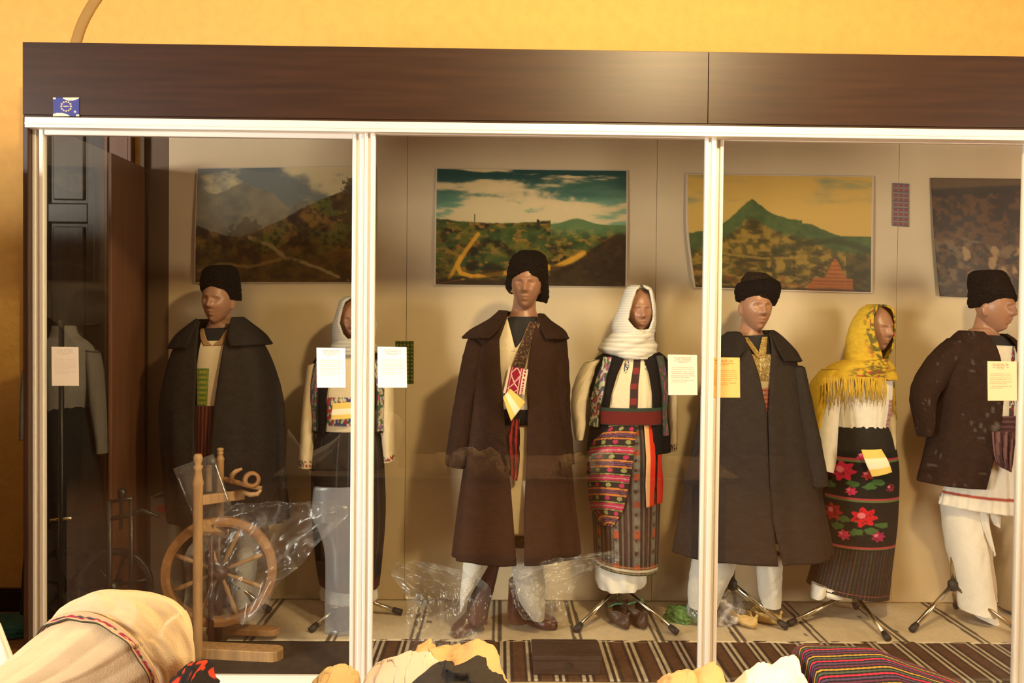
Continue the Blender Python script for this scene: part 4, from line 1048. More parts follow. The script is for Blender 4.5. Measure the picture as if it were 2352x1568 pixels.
# ---- man turned right in short brown jacket, white tunic and trousers
Y = 4.2
man3 = thing('mannequin', (P(2230, 1400, Y).x, Y, CFL), 'male mannequin turned right in tall dark hat, dark jacket and white trousers', 'mannequin', 'costumed mannequins')
body(man3, 2286, 708, Y, 770, (2165, 2335), 975, 31, hyaw=38, neck_x=2262, shw_y=40)
sh = [(2225, 768, 2302, 772, .085), (2190, 790, 2330, 795, .11), (2165, 840, 2340, 840, .14), (2170, 950, 2338, 950, .14), (2178, 1000, 2335, 1000, .135), (2160, 1080, 2345, 1085, .155), (2140, 1152, 2352, 1178, .175)]
S5 = Tube(sh, Y)
S5.full('black_undershirt', M['black_knit'], man3, BLK, 24, 48, off=-.012, t1=.36)
def tunic(U, V):
    C = weave(WHITE*.92, .14, 30, 40)(U, V)
    C = mixc(C, np.array([.40, .08, .05]), np.abs(V-.915+.0*U) < .010)
    C = mixc(C, np.array([.06, .05, .06]), (np.abs(U-.57) < .045)*(V < .46)*(vn(U*60, V*60, 4) > .4))
    C = mixc(C, np.array([.30, .04, .03]), (np.abs(U-.57) < .03)*(V < .46)*(vn(U*50+3, V*50, 4) > .6))
    return C
S5.part('tunic', M['cloth'], man3, tunic, [(792, 2252, 2326), (840, 2200, 2336), (960, 2190, 2336), (1010, 2188, 2332), (1080, 2166, 2342), (1164, 2144, 2350)], 110, 120, 0, fold=folds(20, .03, 1, .0))
ct = [(2208, 760, 2305, 768, .10), (2188, 778, 2328, 786, .125), (2158, 815, 2345, 820, .155), (2150, 880, 2350, 880, .165), (2146, 960, 2352, 960, .17), (2132, 1040, 2358, 1040, .185), (2114, 1106, 2364, 1112, .20)]
C5 = Tube(ct, Y)
def scuffed(U, V):
    C = full(U, np.array([.032, .017, .012]))*(.7+.6*fbm(U*70, V*60, 4, 3))[..., None]
    return mixc(C, np.array([.16, .13, .12]), sstep(.76, .86, vn(U*55, V*40, 9))*sstep(.5, .7, vn(U*9, V*9, 5))*.5)
C5.part('jacket', M['wool'], man3, scuffed, [(764, 2236, 2296), (790, 2250, 2308), (840, 2257, 2322), (900, 2259, 2330), (950, 2254, 2334), (1020, 2240, 2344), (1108, 2214, 2354)], 90, 110, 0, outside=True, fold=folds(7, .035, 6, .2), solid=.01)
Tube([(2182, 776, 2225, 800, .07), (2140, 815, 2190, 850, .085), (2106, 870, 2160, 892, .085), (2095, 915, 2145, 922, .075), (2104, 965, 2142, 970, .06), (2111, 1001, 2137, 998, .05)], Y-.02).full('sleeve', M['wool'], man3, scuffed, 60, 44, crumple(.08, 5, 7), caps=(1, 0), solid=.008)
Tube([(2310, 800, 2348, 806, .07), (2325, 860, 2366, 860, .08), (2335, 930, 2374, 930, .07), (2340, 1000, 2372, 1000, .055)], Y-.02).full('sleeve', M['wool'], man3, scuffed, 40, 40, crumple(.08, 5, 8), caps=(1, 0), solid=.008)
def sashc(U, V):
    return mixc(full(U, np.array([.06, .028, .03])), np.array([.16, .07, .08]), (np.sin(V*34+2*np.sin(U*5)) > .2)*.8)
S5.part('sash', M['cloth'], man3, sashc, [(948, 2215, 2334), (1012, 2210, 2334)], 40, 60, .022, solid=.008, fold=lambda U, V: .03*np.sin(V*30))
sheet('sash_end', M['cloth'], man3, [(2280, 990, 2332, 990, -.19), (2282, 1020, 2330, 1025, -.20), (2288, 1055, 2326, 1062, -.20), (2300, 1072, 2322, 1084, -.20)], Y, lambda U, V: mixc(full(U, np.array([.06, .028, .03])), np.array([.17, .08, .08]), np.sin(U*40+V*4) > .1), 50, 40, bow=.01, solid=.008, wave=lambda U, V: .008*np.sin(U*22))
Tube([(2166, 1140, 2260, 1150, .11), (2170, 1200, 2258, 1205, .105), (2182, 1270, 2264, 1275, .10), (2198, 1340, 2274, 1346, .095), (2204, 1378, 2281, 1388, .09), (2208, 1398, 2282, 1412, .09)], Y).full('trouser_leg', M['cloth'], man3, weave(WHITE*1.0, .1), 70, 50, crumple(.06, 5, 5), caps=(1, 0), solid=.006)
Tube([(2236, 1380, 2282, 1394, .07), (2240, 1402, 2286, 1420, .07), (2244, 1416, 2290, 1434, .07)], Y+.05).full('trouser_cuff', M['cloth'], man3, weave(WHITE*1.0, .1), 14, 40, crumple(.06, 5, 6), caps=(1, 0), solid=.006)
Tube([(2250, 1145, 2345, 1160, .09), (2262, 1200, 2330, 1210, .08), (2285, 1270, 2345, 1275, .07), (2295, 1340, 2350, 1340, .07), (2300, 1395, 2352, 1400, .07)], Y+.17).full('trouser_leg', M['cloth'], man3, weave(CREAM*.75, .1), 50, 44, crumple(.12, 4, 9), caps=(1, 0), solid=.006)
sheet('trouser_gusset', M['cloth'], man3, [(2248, 1160, 2268, 1160, -.10), (2254, 1200, 2272, 1205, -.10), (2268, 1240, 2280, 1250, -.09), (2278, 1262, 2284, 1278, -.08)], Y, weave(WHITE, .1), 30, 12, bow=.02, solid=.005)
sheet('trouser_gusset', M['cloth'], man3, [(2262, 1162, 2298, 1168, -.10), (2272, 1185, 2298, 1190, -.10), (2284, 1205, 2296, 1214, -.10)], Y, weave(WHITE*.9, .1), 20, 12, bow=.02, solid=.005)
stand(man3, (2188, 1342), [(2094, 1446), (2346, 1452), (2196, 1392)], Y, (2188, 1130))
hat(man3, [(2246, 622, 2298, 622, .05, .01), (2234, 630, 2308, 632, .085, .01), (2234, 652, 2316, 654, .102, .01), (2236, 672, 2326, 678, .108, .01), (2236, 692, 2331, 688, .108, .02), (2242, 706, 2328, 694, .105, .03)], Y, col=(.020, .013, .011), amp=.05)

# ---- man in the dark cloak on the left, in the shade
Y = 4.27
man4 = thing('mannequin', (P(510, 1400, Y).x, Y, CFL), 'male mannequin in dark cloak with green chest panel, behind the spinning wheel', 'mannequin', 'costumed mannequins')
body(man4, 500, 690, Y, 758, (425, 590), 930, 30, hyaw=-8, tilt=4, neck_x=503, shw_y=38)
sh = [(466, 755, 542, 752, .08), (440, 775, 572, 772, .10), (425, 825, 588, 822, .13), (430, 930, 584, 930, .13), (428, 1000, 588, 1000, .13), (425, 1080, 590, 1080, .135)]
S6 = Tube(sh, Y)
S6.full('black_undershirt', M['black_knit'], man4, BLK*2, 24, 48, off=-.01, t1=.5)
def shirt6(U, V):
    C = weave(CREAM*.95, .15, 30, 30)(U, V)
    a = np.sin((U*2+V)*40)*np.sin((U*2-V)*40)
    C = mixc(C, mixc(full(U, np.array([.10, .20, .04])), np.array([.42, .36, .05]), a > .1), (U < .52)*(V > .42))
    return C
S6.part('shirt', M['cloth'], man4, shirt6, [(782, 478, 535), (840, 472, 530), (928, 472, 520)], 70, 50, .0)
S6.part('shirt_collar', M['cloth'], man4, np.array([.38, .22, .10]), [(752, 470, 480), (778, 478, 492), (792, 488, 506)], 24, 8, .005)
S6.part('shirt_collar', M['cloth'], man4, np.array([.38, .22, .10]), [(752, 532, 543), (778, 522, 538), (792, 508, 526)], 24, 8, .005)
S6.part('sash', M['cloth'], man4, lambda U, V: mixc(full(U, np.array([.06, .018, .014])), np.array([.20, .05, .04]), np.sin(U*40) > .3), [(926, 470, 524), (980, 470, 520), (1075, 470, 516)], 40, 40, .006)
cl = [(458, 738, 550, 732, .09), (432, 758, 576, 752, .115), (404, 800, 604, 792, .15), (385, 860, 628, 850, .165), (374, 930, 645, 920, .175), (376, 1010, 648, 1010, .185), (384, 1100, 650, 1100, .195), (392, 1192, 660, 1192, .20)]
C6 = Tube(cl, Y)
C6.part('cloak', M['wool'], man4, coatcol(np.array([.032, .027, .025])), [(736, 470, 540), (780, 474, 536), (850, 476, 528), (920, 474, 520), (1000, 474, 512), (1100, 476, 508), (1192, 478, 510)], 100, 120, 0, outside=True, fold=folds(8, .05, 7, .15), solid=.01)
Tube([(458, 732, 550, 727, .095), (440, 746, 570, 742, .12), (412, 772, 604, 768, .155), (396, 802, 622, 792, .175)], Y).part('cape_collar', M['wool'], man4, coatcol(np.array([.026, .022, .021])), [(732, 470, 540), (755, 470, 542), (780, 466, 546), (795, 456, 552)], 26, 90, .006, outside=True, fold=folds(7, .04, 8, .2), solid=.012)
Tube([(470, 1180, 525, 1180, .07), (474, 1260, 524, 1260, .07), (478, 1340, 522, 1340, .06), (480, 1392, 524, 1392, .06)], Y+.02).full('trouser_leg', M['wool'], man4, weave(np.array([.05, .022, .018]), .2), 40, 40, crumple(.06, 4, 6), caps=(1, 0), solid=.006)
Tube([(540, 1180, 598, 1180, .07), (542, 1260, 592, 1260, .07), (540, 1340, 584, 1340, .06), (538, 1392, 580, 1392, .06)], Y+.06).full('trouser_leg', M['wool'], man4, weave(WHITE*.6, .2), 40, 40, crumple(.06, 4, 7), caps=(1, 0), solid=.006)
stand(man4, (522, 1326), [(620, 1402), (440, 1425), (530, 1388)], Y, (522, 1100))
hat(man4, [(480, 612, 528, 610, .05, .01), (468, 622, 540, 618, .085, .01), (463, 645, 545, 640, .102, .01), (463, 665, 546, 662, .108, .02), (468, 676, 545, 690, .105, .035)], Y, amp=.05)

# ---- woman behind the left door post
Y = 4.27
wom3 = thing('mannequin', (P(800, 1400, Y).x, Y, CFL), 'female mannequin in headscarf and dark skirt, half hidden by the left door post', 'mannequin', 'costumed mannequins')
body(wom3, 812, 738, Y, 815, (745, 872), 960, 26, hyaw=5, scale=.96, neck_x=808, shw_y=26)
hood(wom3, 'headscarf', [(796, 682, 832, 682, .06, .02), (784, 692, 846, 692, .11, 0), (775, 718, 856, 718, .125, 0), (768, 745, 862, 745, .125, 0), (766, 770, 860, 768, .115, 0), (772, 792, 852, 790, .11, 0)], Y-.01,
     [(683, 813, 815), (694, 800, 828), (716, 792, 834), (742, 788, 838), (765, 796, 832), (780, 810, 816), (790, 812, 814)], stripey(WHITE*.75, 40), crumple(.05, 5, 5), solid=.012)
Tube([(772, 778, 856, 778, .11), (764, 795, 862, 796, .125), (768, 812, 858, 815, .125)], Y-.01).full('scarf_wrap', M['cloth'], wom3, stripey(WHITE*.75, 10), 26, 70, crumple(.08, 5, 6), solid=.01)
v6 = [(752, 808, 866, 808, .10), (728, 824, 884, 824, .13), (718, 850, 892, 850, .145), (716, 910, 892, 910, .15), (724, 960, 886, 960, .145), (720, 1000, 888, 1000, .15)]
V6 = Tube(v6, Y)
def bl6(U, V):
    C = weave(CREAM*.95, .15, 30, 30)(U, V)
    e = (V > .55)*(V < .92)
    C = mixc(C, np.array([.07, .14, .05]), e*(vn(U*26, V*24, 3) > .52))
    C = mixc(C, np.array([.38, .04, .05]), e*(vn(U*24+4, V*22, 4) > .62))
    C = mixc(C, np.array([.06, .08, .22]), e*(vn(U*24+9, V*20, 5) > .72))
    return C
Tube(rings_scale(v6, 4, .012), Y).part('blouse', M['cloth'], wom3, bl6, [(812, 765, 850), (900, 760, 850), (985, 745, 866)], 60, 70, 0)
V6.part('waistcoat', M['wool'], wom3, vestcol, [(812, 785, 842), (850, 770, 846), (910, 762, 850), (990, 758, 852)], 50, 90, .002, outside=True, solid=.01)
V6.part('embroidered_border', M['cloth'], wom3, floral((.35, .33, .28), 8), [(824, 740, 752), (900, 722, 746), (985, 722, 744)], 60, 18, .012)
V6.part('embroidered_border', M['cloth'], wom3, floral((.5, .45, .36), 9), [(824, 860, 872), (900, 868, 888), (985, 866, 884)], 60, 18, .012)
cuffc = lambda U, V: mixc(full(U, np.array([.30, .02, .03])), np.array([.05, .12, .10]), vn(U*12, V*9, 3) > .5)
sleeve(wom3, [(708, 838, 748, 828, .05), (702, 880, 734, 884, .055), (696, 940, 726, 944, .055), (691, 1010, 722, 1012, .05), (688, 1072, 722, 1074, .05)], Y-.02, CREAM, cuffc, amp=.06)
sleeve(wom3, [(866, 830, 898, 838, .05), (872, 880, 902, 880, .055), (876, 940, 904, 940, .055), (878, 1010, 905, 1008, .05), (882, 1062, 906, 1056, .045)], Y-.02, CREAM, cuffc, amp=.06, s=8)
def skirt6(U, V):
    C = full(U, np.array([.018, .015, .015]))
    C = mixc(C, np.array([.06, .055, .055]), (np.abs((U*60) % 1-.5) < .09)*(fbm(U*9, V*3, 2) > .45))
    C = mixc(C, np.array([.07, .02, .018]), V > .90)
    return C
Tube([(736, 982, 868, 982, .13), (724, 1030, 878, 1030, .15), (718, 1110, 882, 1110, .165), (721, 1200, 883, 1200, .17), (728, 1280, 876, 1280, .165), (736, 1332, 868, 1346, .16)], Y).full('skirt', M['cloth'], wom3, skirt6, 100, 200, folds(16, .02, 3), solid=.006)
def pet(U, V): return mixc(weave(WHITE*.85, .1)(U, V), np.array([.30, .10, .08]), (V > .8)*(vn(U*60, V*30, 2) > .45))
Tube([(744, 1330, 862, 1336, .13), (740, 1355, 864, 1358, .13), (742, 1376, 862, 1380, .13)], Y).full('petticoat', M['cloth'], wom3, pet, 24, 90, folds(9, .08, 1), solid=.005)
stand(wom3, (806, 1366), [(714, 1446), (922, 1406), (800, 1394)], Y, (806, 1000))

# ---- headless dress form beyond the cabinet's glass end
Y = 4.15
form = thing('dress_form', (P(148, 1400, Y).x, Y, 0), 'headless dress form in grey blouse and long black skirt before the dark door', 'dress form')
Tube([(122, 748, 172, 748, .05), (122, 762, 174, 762, .055), (116, 776, 182, 774, .06), (100, 790, 200, 786, .08), (88, 815, 216, 812, .10), (90, 880, 212, 880, .13), (98, 930, 200, 930, .12), (98, 960, 200, 960, .12)], Y).full('blouse', M['cloth'], form, weave(np.array([.20, .18, .165]), .3), 50, 56, crumple(.04, 5, 3), caps=(1, 0), solid=.006)
Tube([(194, 800, 226, 810, .05), (204, 860, 236, 864, .06), (212, 930, 242, 934, .055), (222, 1000, 245, 1002, .05), (226, 1040, 246, 1040, .045)], Y).full('sleeve', M['cloth'], form, weave(np.array([.17, .15, .14]), .3), 40, 34, crumple(.10, 5, 6), caps=(1, 0), solid=.005)
Tube([(64, 815, 100, 800, .05), (56, 870, 88, 870, .06), (52, 940, 82, 936, .055), (50, 1010, 76, 1006, .05)], Y).full('sleeve', M['cloth'], form, weave(np.array([.20, .18, .165]), .3), 40, 34, crumple(.10, 5, 7), caps=(1, 0), solid=.005)
Tube([(102, 925, 198, 925, .115), (94, 1000, 210, 1000, .15), (84, 1120, 224, 1120, .19), (74, 1240, 236, 1240, .21), (68, 1345, 242, 1345, .22), (66, 1385, 244, 1385, .22)], Y).full('skirt', M['cloth'], form, weave(np.array([.012, .012, .013]), .3), 60, 90, folds(13, .035, 3, .2), solid=.006)
zf = P(140, 735, Y-.18).z
xf = P(141, 900, Y-.24).x
rod('stand_pole', [(xf, Y-.24, .03), (xf, Y-.24, zf)], .012, M['blackwood'], form)
zc = P(141, 1195, Y-.24).z
rod('pole_clamp', [(xf-.05, Y-.24, zc), (xf+.05, Y-.24, zc+.012)], .009, M['steel'], form)
bm = bmesh.new(); rodv(bm, [(xf, Y-.24, 0), (xf, Y-.24, .02), (xf, Y-.24, .035)], [.13, .13, .03], 28)
bm_obj('stand_base', bm, M['blackwood'], form, smooth=False)

# ================================================================== SPINNING WHEELS
Y = 3.86
wx = P(505, 1312, Y)
sw = thing('spinning_wheel', (wx.x, Y, CFL), 'pale wooden spinning wheel with large rim, wrapped in plastic in the left pane', 'spinning wheel', 'spinning wheels')
def ring_mesh(c, R, r_t, r_w, nrm_yaw=0.0, n=64):
    bm = bmesh.new(); prof = [(-r_t, -r_w), (-r_t*.3, -r_w*1.15), (r_t, -r_w*.8), (r_t, r_w*.8), (-r_t*.3, r_w*1.15), (-r_t, r_w)]
    ax = Vector((math.cos(nrm_yaw), math.sin(nrm_yaw), 0)); no = Vector((-math.sin(nrm_yaw), math.cos(nrm_yaw), 0))
    vv = []
    for i in range(n):
        a = 2*PI*i/n; rad = ax*math.cos(a)+Vector((0, 0, 1))*math.sin(a)
        vv.append([bm.verts.new(Vector(c)+rad*(R+p)+no*q) for p, q in prof])
    for i in range(n):
        for k in range(6):
            bm.faces.new((vv[i][k], vv[(i+1) % n][k], vv[(i+1) % n][(k+1) % 6], vv[i][(k+1) % 6]))
    return bm
Rw = 116/(F/Y)
ya = .25
rim = bm_obj('wheel_rim', ring_mesh(wx, Rw, .021, .026, ya), M['rimwood'], sw, smooth=False, bevel=.003)
axv = Vector((math.cos(ya), math.sin(ya), 0)); nv_ = Vector((-math.sin(ya), math.cos(ya), 0))
for i in range(8):
    a = 2*PI*i/8+.35
    d = axv*math.cos(a)+Vector((0, 0, 1))*math.sin(a)
    L = Rw-.015
    rod('spoke', [wx+d*.03, wx+d*(L*.3), wx+d*(L*.42), wx+d*(L*.55), wx+d*(L*.8), wx+d*L], [.009, .008, .013, .009, .012, .008], M['palewood'], sw, 10)
rod('wheel_hub', [wx-nv_*.06, wx-nv_*.05, wx-nv_*.02, wx+nv_*.02, wx+nv_*.05, wx+nv_*.06], [.02, .03, .038, .038, .03, .02], M['redwood'], sw, 20)
def turned(name, x, ytop, ybot, Yp, mat, w=.018, parent=None):
    a = P(x, ytop, Yp); b = P(x, ybot, Yp)
    b = Vector((a.x, a.y, max(b.z, CFL+.0)))
    L = a.z-b.z
    ts = [0, .01, .03, .05, .06, .08, .12, .14, .16, .5, .97, 1]
    rs = [.6, .9, .95, .6, 1.05, .7, .95, 1.15, 1.0, 1.0, 1.0, .95]
    return rod(name, [Vector((a.x, a.y, a.z-L*t)) for t in ts], [w*r for r in rs], mat, parent, 16)
turned('upright_post', 455, 1042, 1518, Y-.16, M['palewood'], .021, sw)
turned('upright_post', 506, 1028, 1215, Y+.04, M['palewood'], .017, sw)
pA = P(455, 1200, Y-.16); pB = P(506, 1205, Y+.04)
bm = bmesh.new(); obox(bm, P(448, 1150, Y-.1), P(560, 1135, Y+.05), .045, .03); obox(bm, P(455, 1210, Y-.14), P(510, 1212, Y+.06), .03, .07)
bm_obj('cross_beam', bm, M['palewood'], sw, bevel=.004)
rod('upright_post', [P(502, 1200, Y+.05), Vector((P(502, 1200, Y+.05).x, Y+.05, CFL+.02))], .019, M['redwood'], sw, 14)
p5 = P(485, 1205, Y-.05)
rod('upright_post', [p5, Vector((p5.x, p5.y, CFL+.02))], .013, M['redwood'], sw, 14)
zb = CFL+.012
def plank(name, a, b, w, h, mat, z):
    bm = bmesh.new(); A = Vector((a[0], a[1], z)); B = Vector((b[0], b[1], z))
    t = (B-A).normalized(); s = Vector((-t.y, t.x, 0))
    outline = [A+s*w/2, A-s*w/2]+[B+t*(w/2*math.sin(q))-s*(w/2*math.cos(q)) for q in np.linspace(0, PI, 9)]
    lo = [bm.verts.new(p) for p in outline]; hi = [bm.verts.new(p+Vector((0, 0, h))) for p in outline]
    n = len(lo); bm.faces.new(lo[::-1]); bm.faces.new(hi)
    for i in range(n): bm.faces.new((lo[i], lo[(i+1) % n], hi[(i+1) % n], hi[i]))
    return bm_obj(name, bm, mat, sw, bevel=.004)
g1 = G(452, 1505); g2 = G(640, 1512)
plank('base_plank', (g1.x, g1.y-.01), (g2.x-.02, g2.y-.02), .09, .055, M['palewood'], CFL)
g3 = G(470, 1478); g4 = G(628, 1480)
plank('treadle', (g3.x, g3.y+.06), (g4.x-.02, g4.y+.04), .075, .03, M['rimwood'], CFL+.035)
bm = bmesh.new()
fl = P(560, 1105, Y-.02)
rodv(bm, [P(515, 1100, Y), P(600, 1122, Y-.03)], .012); 
bm_obj('flyer_spindle', bm, M['palewood'], sw, smooth=True)
bm_obj('bobbin', ring_mesh(P(578, 1101, Y-.04), .030, .008, .018, .5, 32), M['rimwood'], sw, smooth=True)
rod('flyer_arm', [P(532, 1108, Y-.03), P(533, 1090, Y-.04), P(542, 1082, Y-.05), P(556, 1076, Y-.05)], [.010, .012, .011, .006], M['palewood'], sw, 10)
rod('flyer_arm', [P(560, 1130, Y-.03), P(575, 1136, Y-.05), P(592, 1134, Y-.05), P(600, 1124, Y-.05)], [.010, .012, .011, .006], M['palewood'], sw, 10)
turned('bobbin_post', 480, 1068, 1128, Y, M['palewood'], .014, sw)
# plastic wrapped about the wheel
def film(name, rows, Y0, mat, nv, nu, amp, sc_, seed, label, cat, wave=None, origin=None, grp=None):
    def wv(U, V): return amp*(fbm(U*sc_, V*sc_, seed, 4)-.5)*2+(wave(U, V) if wave else 0)
    o = sheet(name, mat, None, rows, Y0, np.ones(3), nv, nu, solid=0, wave=wv, origin=origin)
    return tag(o, label, cat, grp)
film('plastic_wrap', [(548, 1152, 770, 1152, -.05), (520, 1172, 800, 1180, -.06), (470, 1215, 728, 1250, -.08), (430, 1270, 690, 1300, -.1), (424, 1340, 640, 1340, -.1), (420, 1420, 600, 1430, -.1)], Y-.06, M['plastic'], 60, 60, .05, 5, 3, 'clear crinkled plastic wrap draped over the pale spinning wheel', 'plastic wrap', origin=P(560, 1400, Y-.1))
o = sheet('acrylic_sheet', M['acrylic'], None, [(398, 1076, 490, 1042, -.02), (455, 1215, 535, 1168, .0)], Y-.02, np.ones(3), 6, 6, solid=.006, origin=P(460, 1200, Y-.02))
tag(o, 'clear tilted acrylic sheet leaning against the pale spinning wheel post', 'acrylic sheet')

Y = 3.95
dx = P(278, 1300, Y)
dw_ = thing('spinning_wheel', (dx.x, Y, CFL), 'small black spinning wheel standing at the far left beside the door', 'spinning wheel', 'spinning wheels')
c = P(262, 1345, Y)
bm_obj('wheel_rim', ring_mesh(c, .165, .014, .018, .1, 48), M['blackwood'], dw_, bevel=.002)
for i in range(6):
    a = 2*PI*i/6+.2; d = Vector((math.cos(a), 0, math.sin(a)))
    rod('spoke', [c+d*.02, c+d*.155], .007, M['blackwood'], dw_, 8)
rod('wheel_hub', [c-Vector((0, .04, 0)), c+Vector((0, .04, 0))], .025, M['blackwood'], dw_, 14)
for x in (252, 302):
    a = P(x, 1150 if x == 252 else 1146, Y-.05)
    rod('upright_post', [a, Vector((a.x, a.y, CFL+.002))], [.012, .012], M['blackwood'], dw_, 10)
rod('cross_rail', [P(250, 1152, Y-.05), P(306, 1144, Y-.05)], .009, M['blackwood'], dw_, 10)
rod('cross_rail', [P(244, 1194, Y-.05), P(300, 1182, Y-.05), P(328, 1172, Y-.05), P(365, 1186, Y-.05)], [.010, .011, .012, .008], M['blackwood'], dw_, 10)
rod('distaff', [P(278, 1215, Y-.05), P(279, 1150, Y-.05), P(280, 1140, Y-.05), P(281, 1128, Y-.05), P(281, 1121, Y-.05)], [.008, .008, .016, .021, .012], M['blackwood'], dw_, 12)

# carton in the dark corner
cb = P(385, 1388, 4.42)
ctn = thing('carton', (cb.x, 4.42, CFL), 'grey carton with a red patch in the dark left corner of the cabinet', 'box')
cz = P(390, 1135, 4.42).z
box('carton_body', P(356, 1200, 4.42).x, P(428, 1200, 4.42).x, 4.36, 4.5, CFL, cz, M['carton'], ctn)
for x0, x1 in ((356, 391), (393, 428)):
    bm = bmesh.new(); obox(bm, P(x0, 1136, 4.40), P(x1, 1126 if x0 < 390 else 1130, 4.40), .004, .12)
    bm_obj('flap', bm, M['carton'], ctn)
bm = bmesh.new(); rr = P(376, 1168, 4.358)
rodv(bm, [rr, rr+Vector((0, .003, 0))], .034, 24); bmesh.ops.scale(bm, vec=(1, 1, .62), verts=bm.verts, space=Matrix.Translation(-rr))
bm_obj('red_patch', bm, M['red'], ctn)

# milky translucent sheet before the hidden woman
def rrect(rows, name, mat, Y0, label, cat):
    o = sheet(name, mat, None, rows, Y0, np.ones(3), 30, 24, solid=.006, bow=.03, origin=P(765, 1330, Y0))
    return tag(o, label, cat)
rrect([(728, 1118, 838, 1118), (720, 1126, 840, 1126), (718, 1190, 840, 1200), (728, 1208, 840, 1210), (745, 1260, 838, 1262), (748, 1330, 838, 1330), (746, 1458, 838, 1458)], 'milky_sheet', M['milky'], 4.02, 'milky translucent sheet standing before the dark skirt at the left door post', 'plastic cover')

# ================================================================== SHOES, BAGS, CHEST
def moccasin(label, heel, yaw_deg, L, w, h, mat, lace=None):
    t = thing('folk_shoe', (heel[0], heel[1], CFL), label, 'shoe', 'folk leather shoes on the rug')
    a = math.radians(yaw_deg); fwd = Vector((math.sin(a), -math.cos(a), 0)); side = Vector((math.cos(a), math.sin(a), 0))
    nu, nv = 30, 34
    Pt = np.zeros((nv, nu, 3))
    for i in range(nv):
        s = i/(nv-1)
        ww = (math.sin(PI*min(1, .08+s*.96))**.45)*(.82+.2*s)
        for j in range(nu):
            q = -PI*.5+2*PI*j/(nu-1)*.5*(1.0)+0  # half section, open on top
            th = PI+PI*j/(nu-1)
            x = math.cos(th); z = 1+math.sin(th)
            cl_ = .55 if s > .55 else 0.0
            cl_ = float(sstep(.45, .75, np.array(s)))
            x *= ww*(1-.0*cl_)
            side_in = 1-cl_*.85*max(0, (z-.35)/.65)
            hh = h*(.95-.25*s+.25*max(0, s-.9)*10*.3)
            p = Vector(heel)+fwd*(s*L)+side*(w/2*x*side_in)
            Pt[i, j] = (p.x, p.y, CFL+.018+hh*z*(.55 if s < .02 else 1)+.012*math.sin(j*2.1+i)*.2+(.02*max(0, s-.88)*8))
    grid('shoe_upper', Pt, mat, t, None, solid=.006)
    # gathered toe ridge and edge
    top = [Vector(Pt[i, 0]) for i in range(nv)]; oth = [Vector(Pt[i, -1]) for i in range(nv-1, -1, -1)]
    rod('shoe_rim', top+oth, .006, mat, t, 8)
    if lace is not None:
        m1 = (top[8]+oth[-9])/2
        pts = [top[10]+Vector((0, 0, .004)), (top[12]+oth[-13])/2+Vector((0, 0, .022)), oth[-11]+Vector((0, 0, .004)), oth[-5]+Vector((0, 0, .02)), oth[-2]+Vector((.02, 0, .012))]
        rod('lace', pts, .004, lace, t, 8)
    return t
grn = plain('green_lace', (.10, .30, .16), .7)
g = G(1392, 1430)
moccasin('dark leather folk shoe, left one of the pair under the striped skirt', (G(1400, 1428).x, G(1400, 1428).y+.02, CFL), 22, .20, .105, .085, M['darkleather'], grn)
moccasin('dark leather folk shoe, right one of the pair under the striped skirt', (G(1452, 1428).x, G(1452, 1428).y+.03, CFL), 12, .20, .11, .095, M['darkleather'], grn)
moccasin('yellow rawhide folk shoe, left one of the pair below the dark cloak', (G(1684, 1432).x, G(1684, 1432).y, CFL), 35, .15, .10, .065, M['rawhide'])
moccasin('yellow rawhide folk shoe, right one of the pair below the dark cloak', (G(1725, 1432).x, G(1725, 1432).y+.02, CFL), 60, .16, .09, .06, M['rawhide'])
# shoes of the half hidden woman
loft_foot('folk_shoe', M['leather'], None, (G(786, 1425).x, G(786, 1425).y+.03, CFL), 10, .22, .10, .11, CFL, origin=(G(786, 1425).x, G(786, 1425).y, CFL))
tag(bpy.context.scene.collection.objects[-1], 'brown shoe on the rug below the skirt at the left door post', 'shoe', 'folk leather shoes on the rug')

film('plastic_bag', [(905, 1300, 968, 1284, .10), (900, 1322, 1100, 1318, .06), (935, 1370, 1130, 1360, .02), (934, 1420, 1120, 1420, -.04), (936, 1470, 1090, 1480, -.10), (946, 1500, 1080, 1500, -.14)], 3.94, M['plastic'], 60, 70, .09, 5, 13, 'clear crumpled plastic bag lying in front of the left boot', 'plastic bag', origin=P(1010, 1490, 3.9), grp='plastic bags on the cabinet floor')
film('plastic_bag', [(1190, 1292, 1420, 1262, .0), (1176, 1310, 1416, 1288, -.02), (1170, 1340, 1330, 1330, -.03), (1180, 1380, 1310, 1380, -.03), (1195, 1420, 1300, 1425, -.05)], 3.86, M['plastic'], 60, 70, .08, 5, 17, 'clear crumpled plastic bag in front of the right boot, reaching the striped skirt', 'plastic bag', origin=P(1250, 1420, 3.84), grp='plastic bags on the cabinet floor')
def blob(name, c, r, mat, amp, seed, label, cat, grp=None, nn=40):
    th = np.linspace(.02, PI-.02, nn); ph = np.linspace(0, 2*PI, nn*2, endpoint=False)
    T, PHI = np.meshgrid(th, ph, indexing='ij')
    x = np.sin(T)*np.cos(PHI); y = np.sin(T)*np.sin(PHI); z = np.cos(T)
    n = 1+amp*2*(fbm(x*2.2+5+z*1.3, y*2.2+5-z*1.7, seed, 4)-.5)
    Pt = np.stack([c[0]+r[0]*x*n, c[1]+r[1]*y*n, np.maximum(c[2]+r[2]*z*n, CFL+.006)], -1)
    o = grid(name, Pt, mat, None, full(T, np.ones(3)*.5), wrap=True, caps=(1, 1), origin=(c[0], c[1], CFL+.006))
    return tag(o, label, cat, grp)
b = G(1650, 1440)
blob('plastic_bag', (b.x+.0, b.y+.05, CFL+.075), (.13, .10, .10), M['greybag'], .5, 4, 'greyish crumpled plastic bag beside the yellow rawhide shoes', 'plastic bag', 'plastic bags on the cabinet floor')
b = G(1562, 1428)
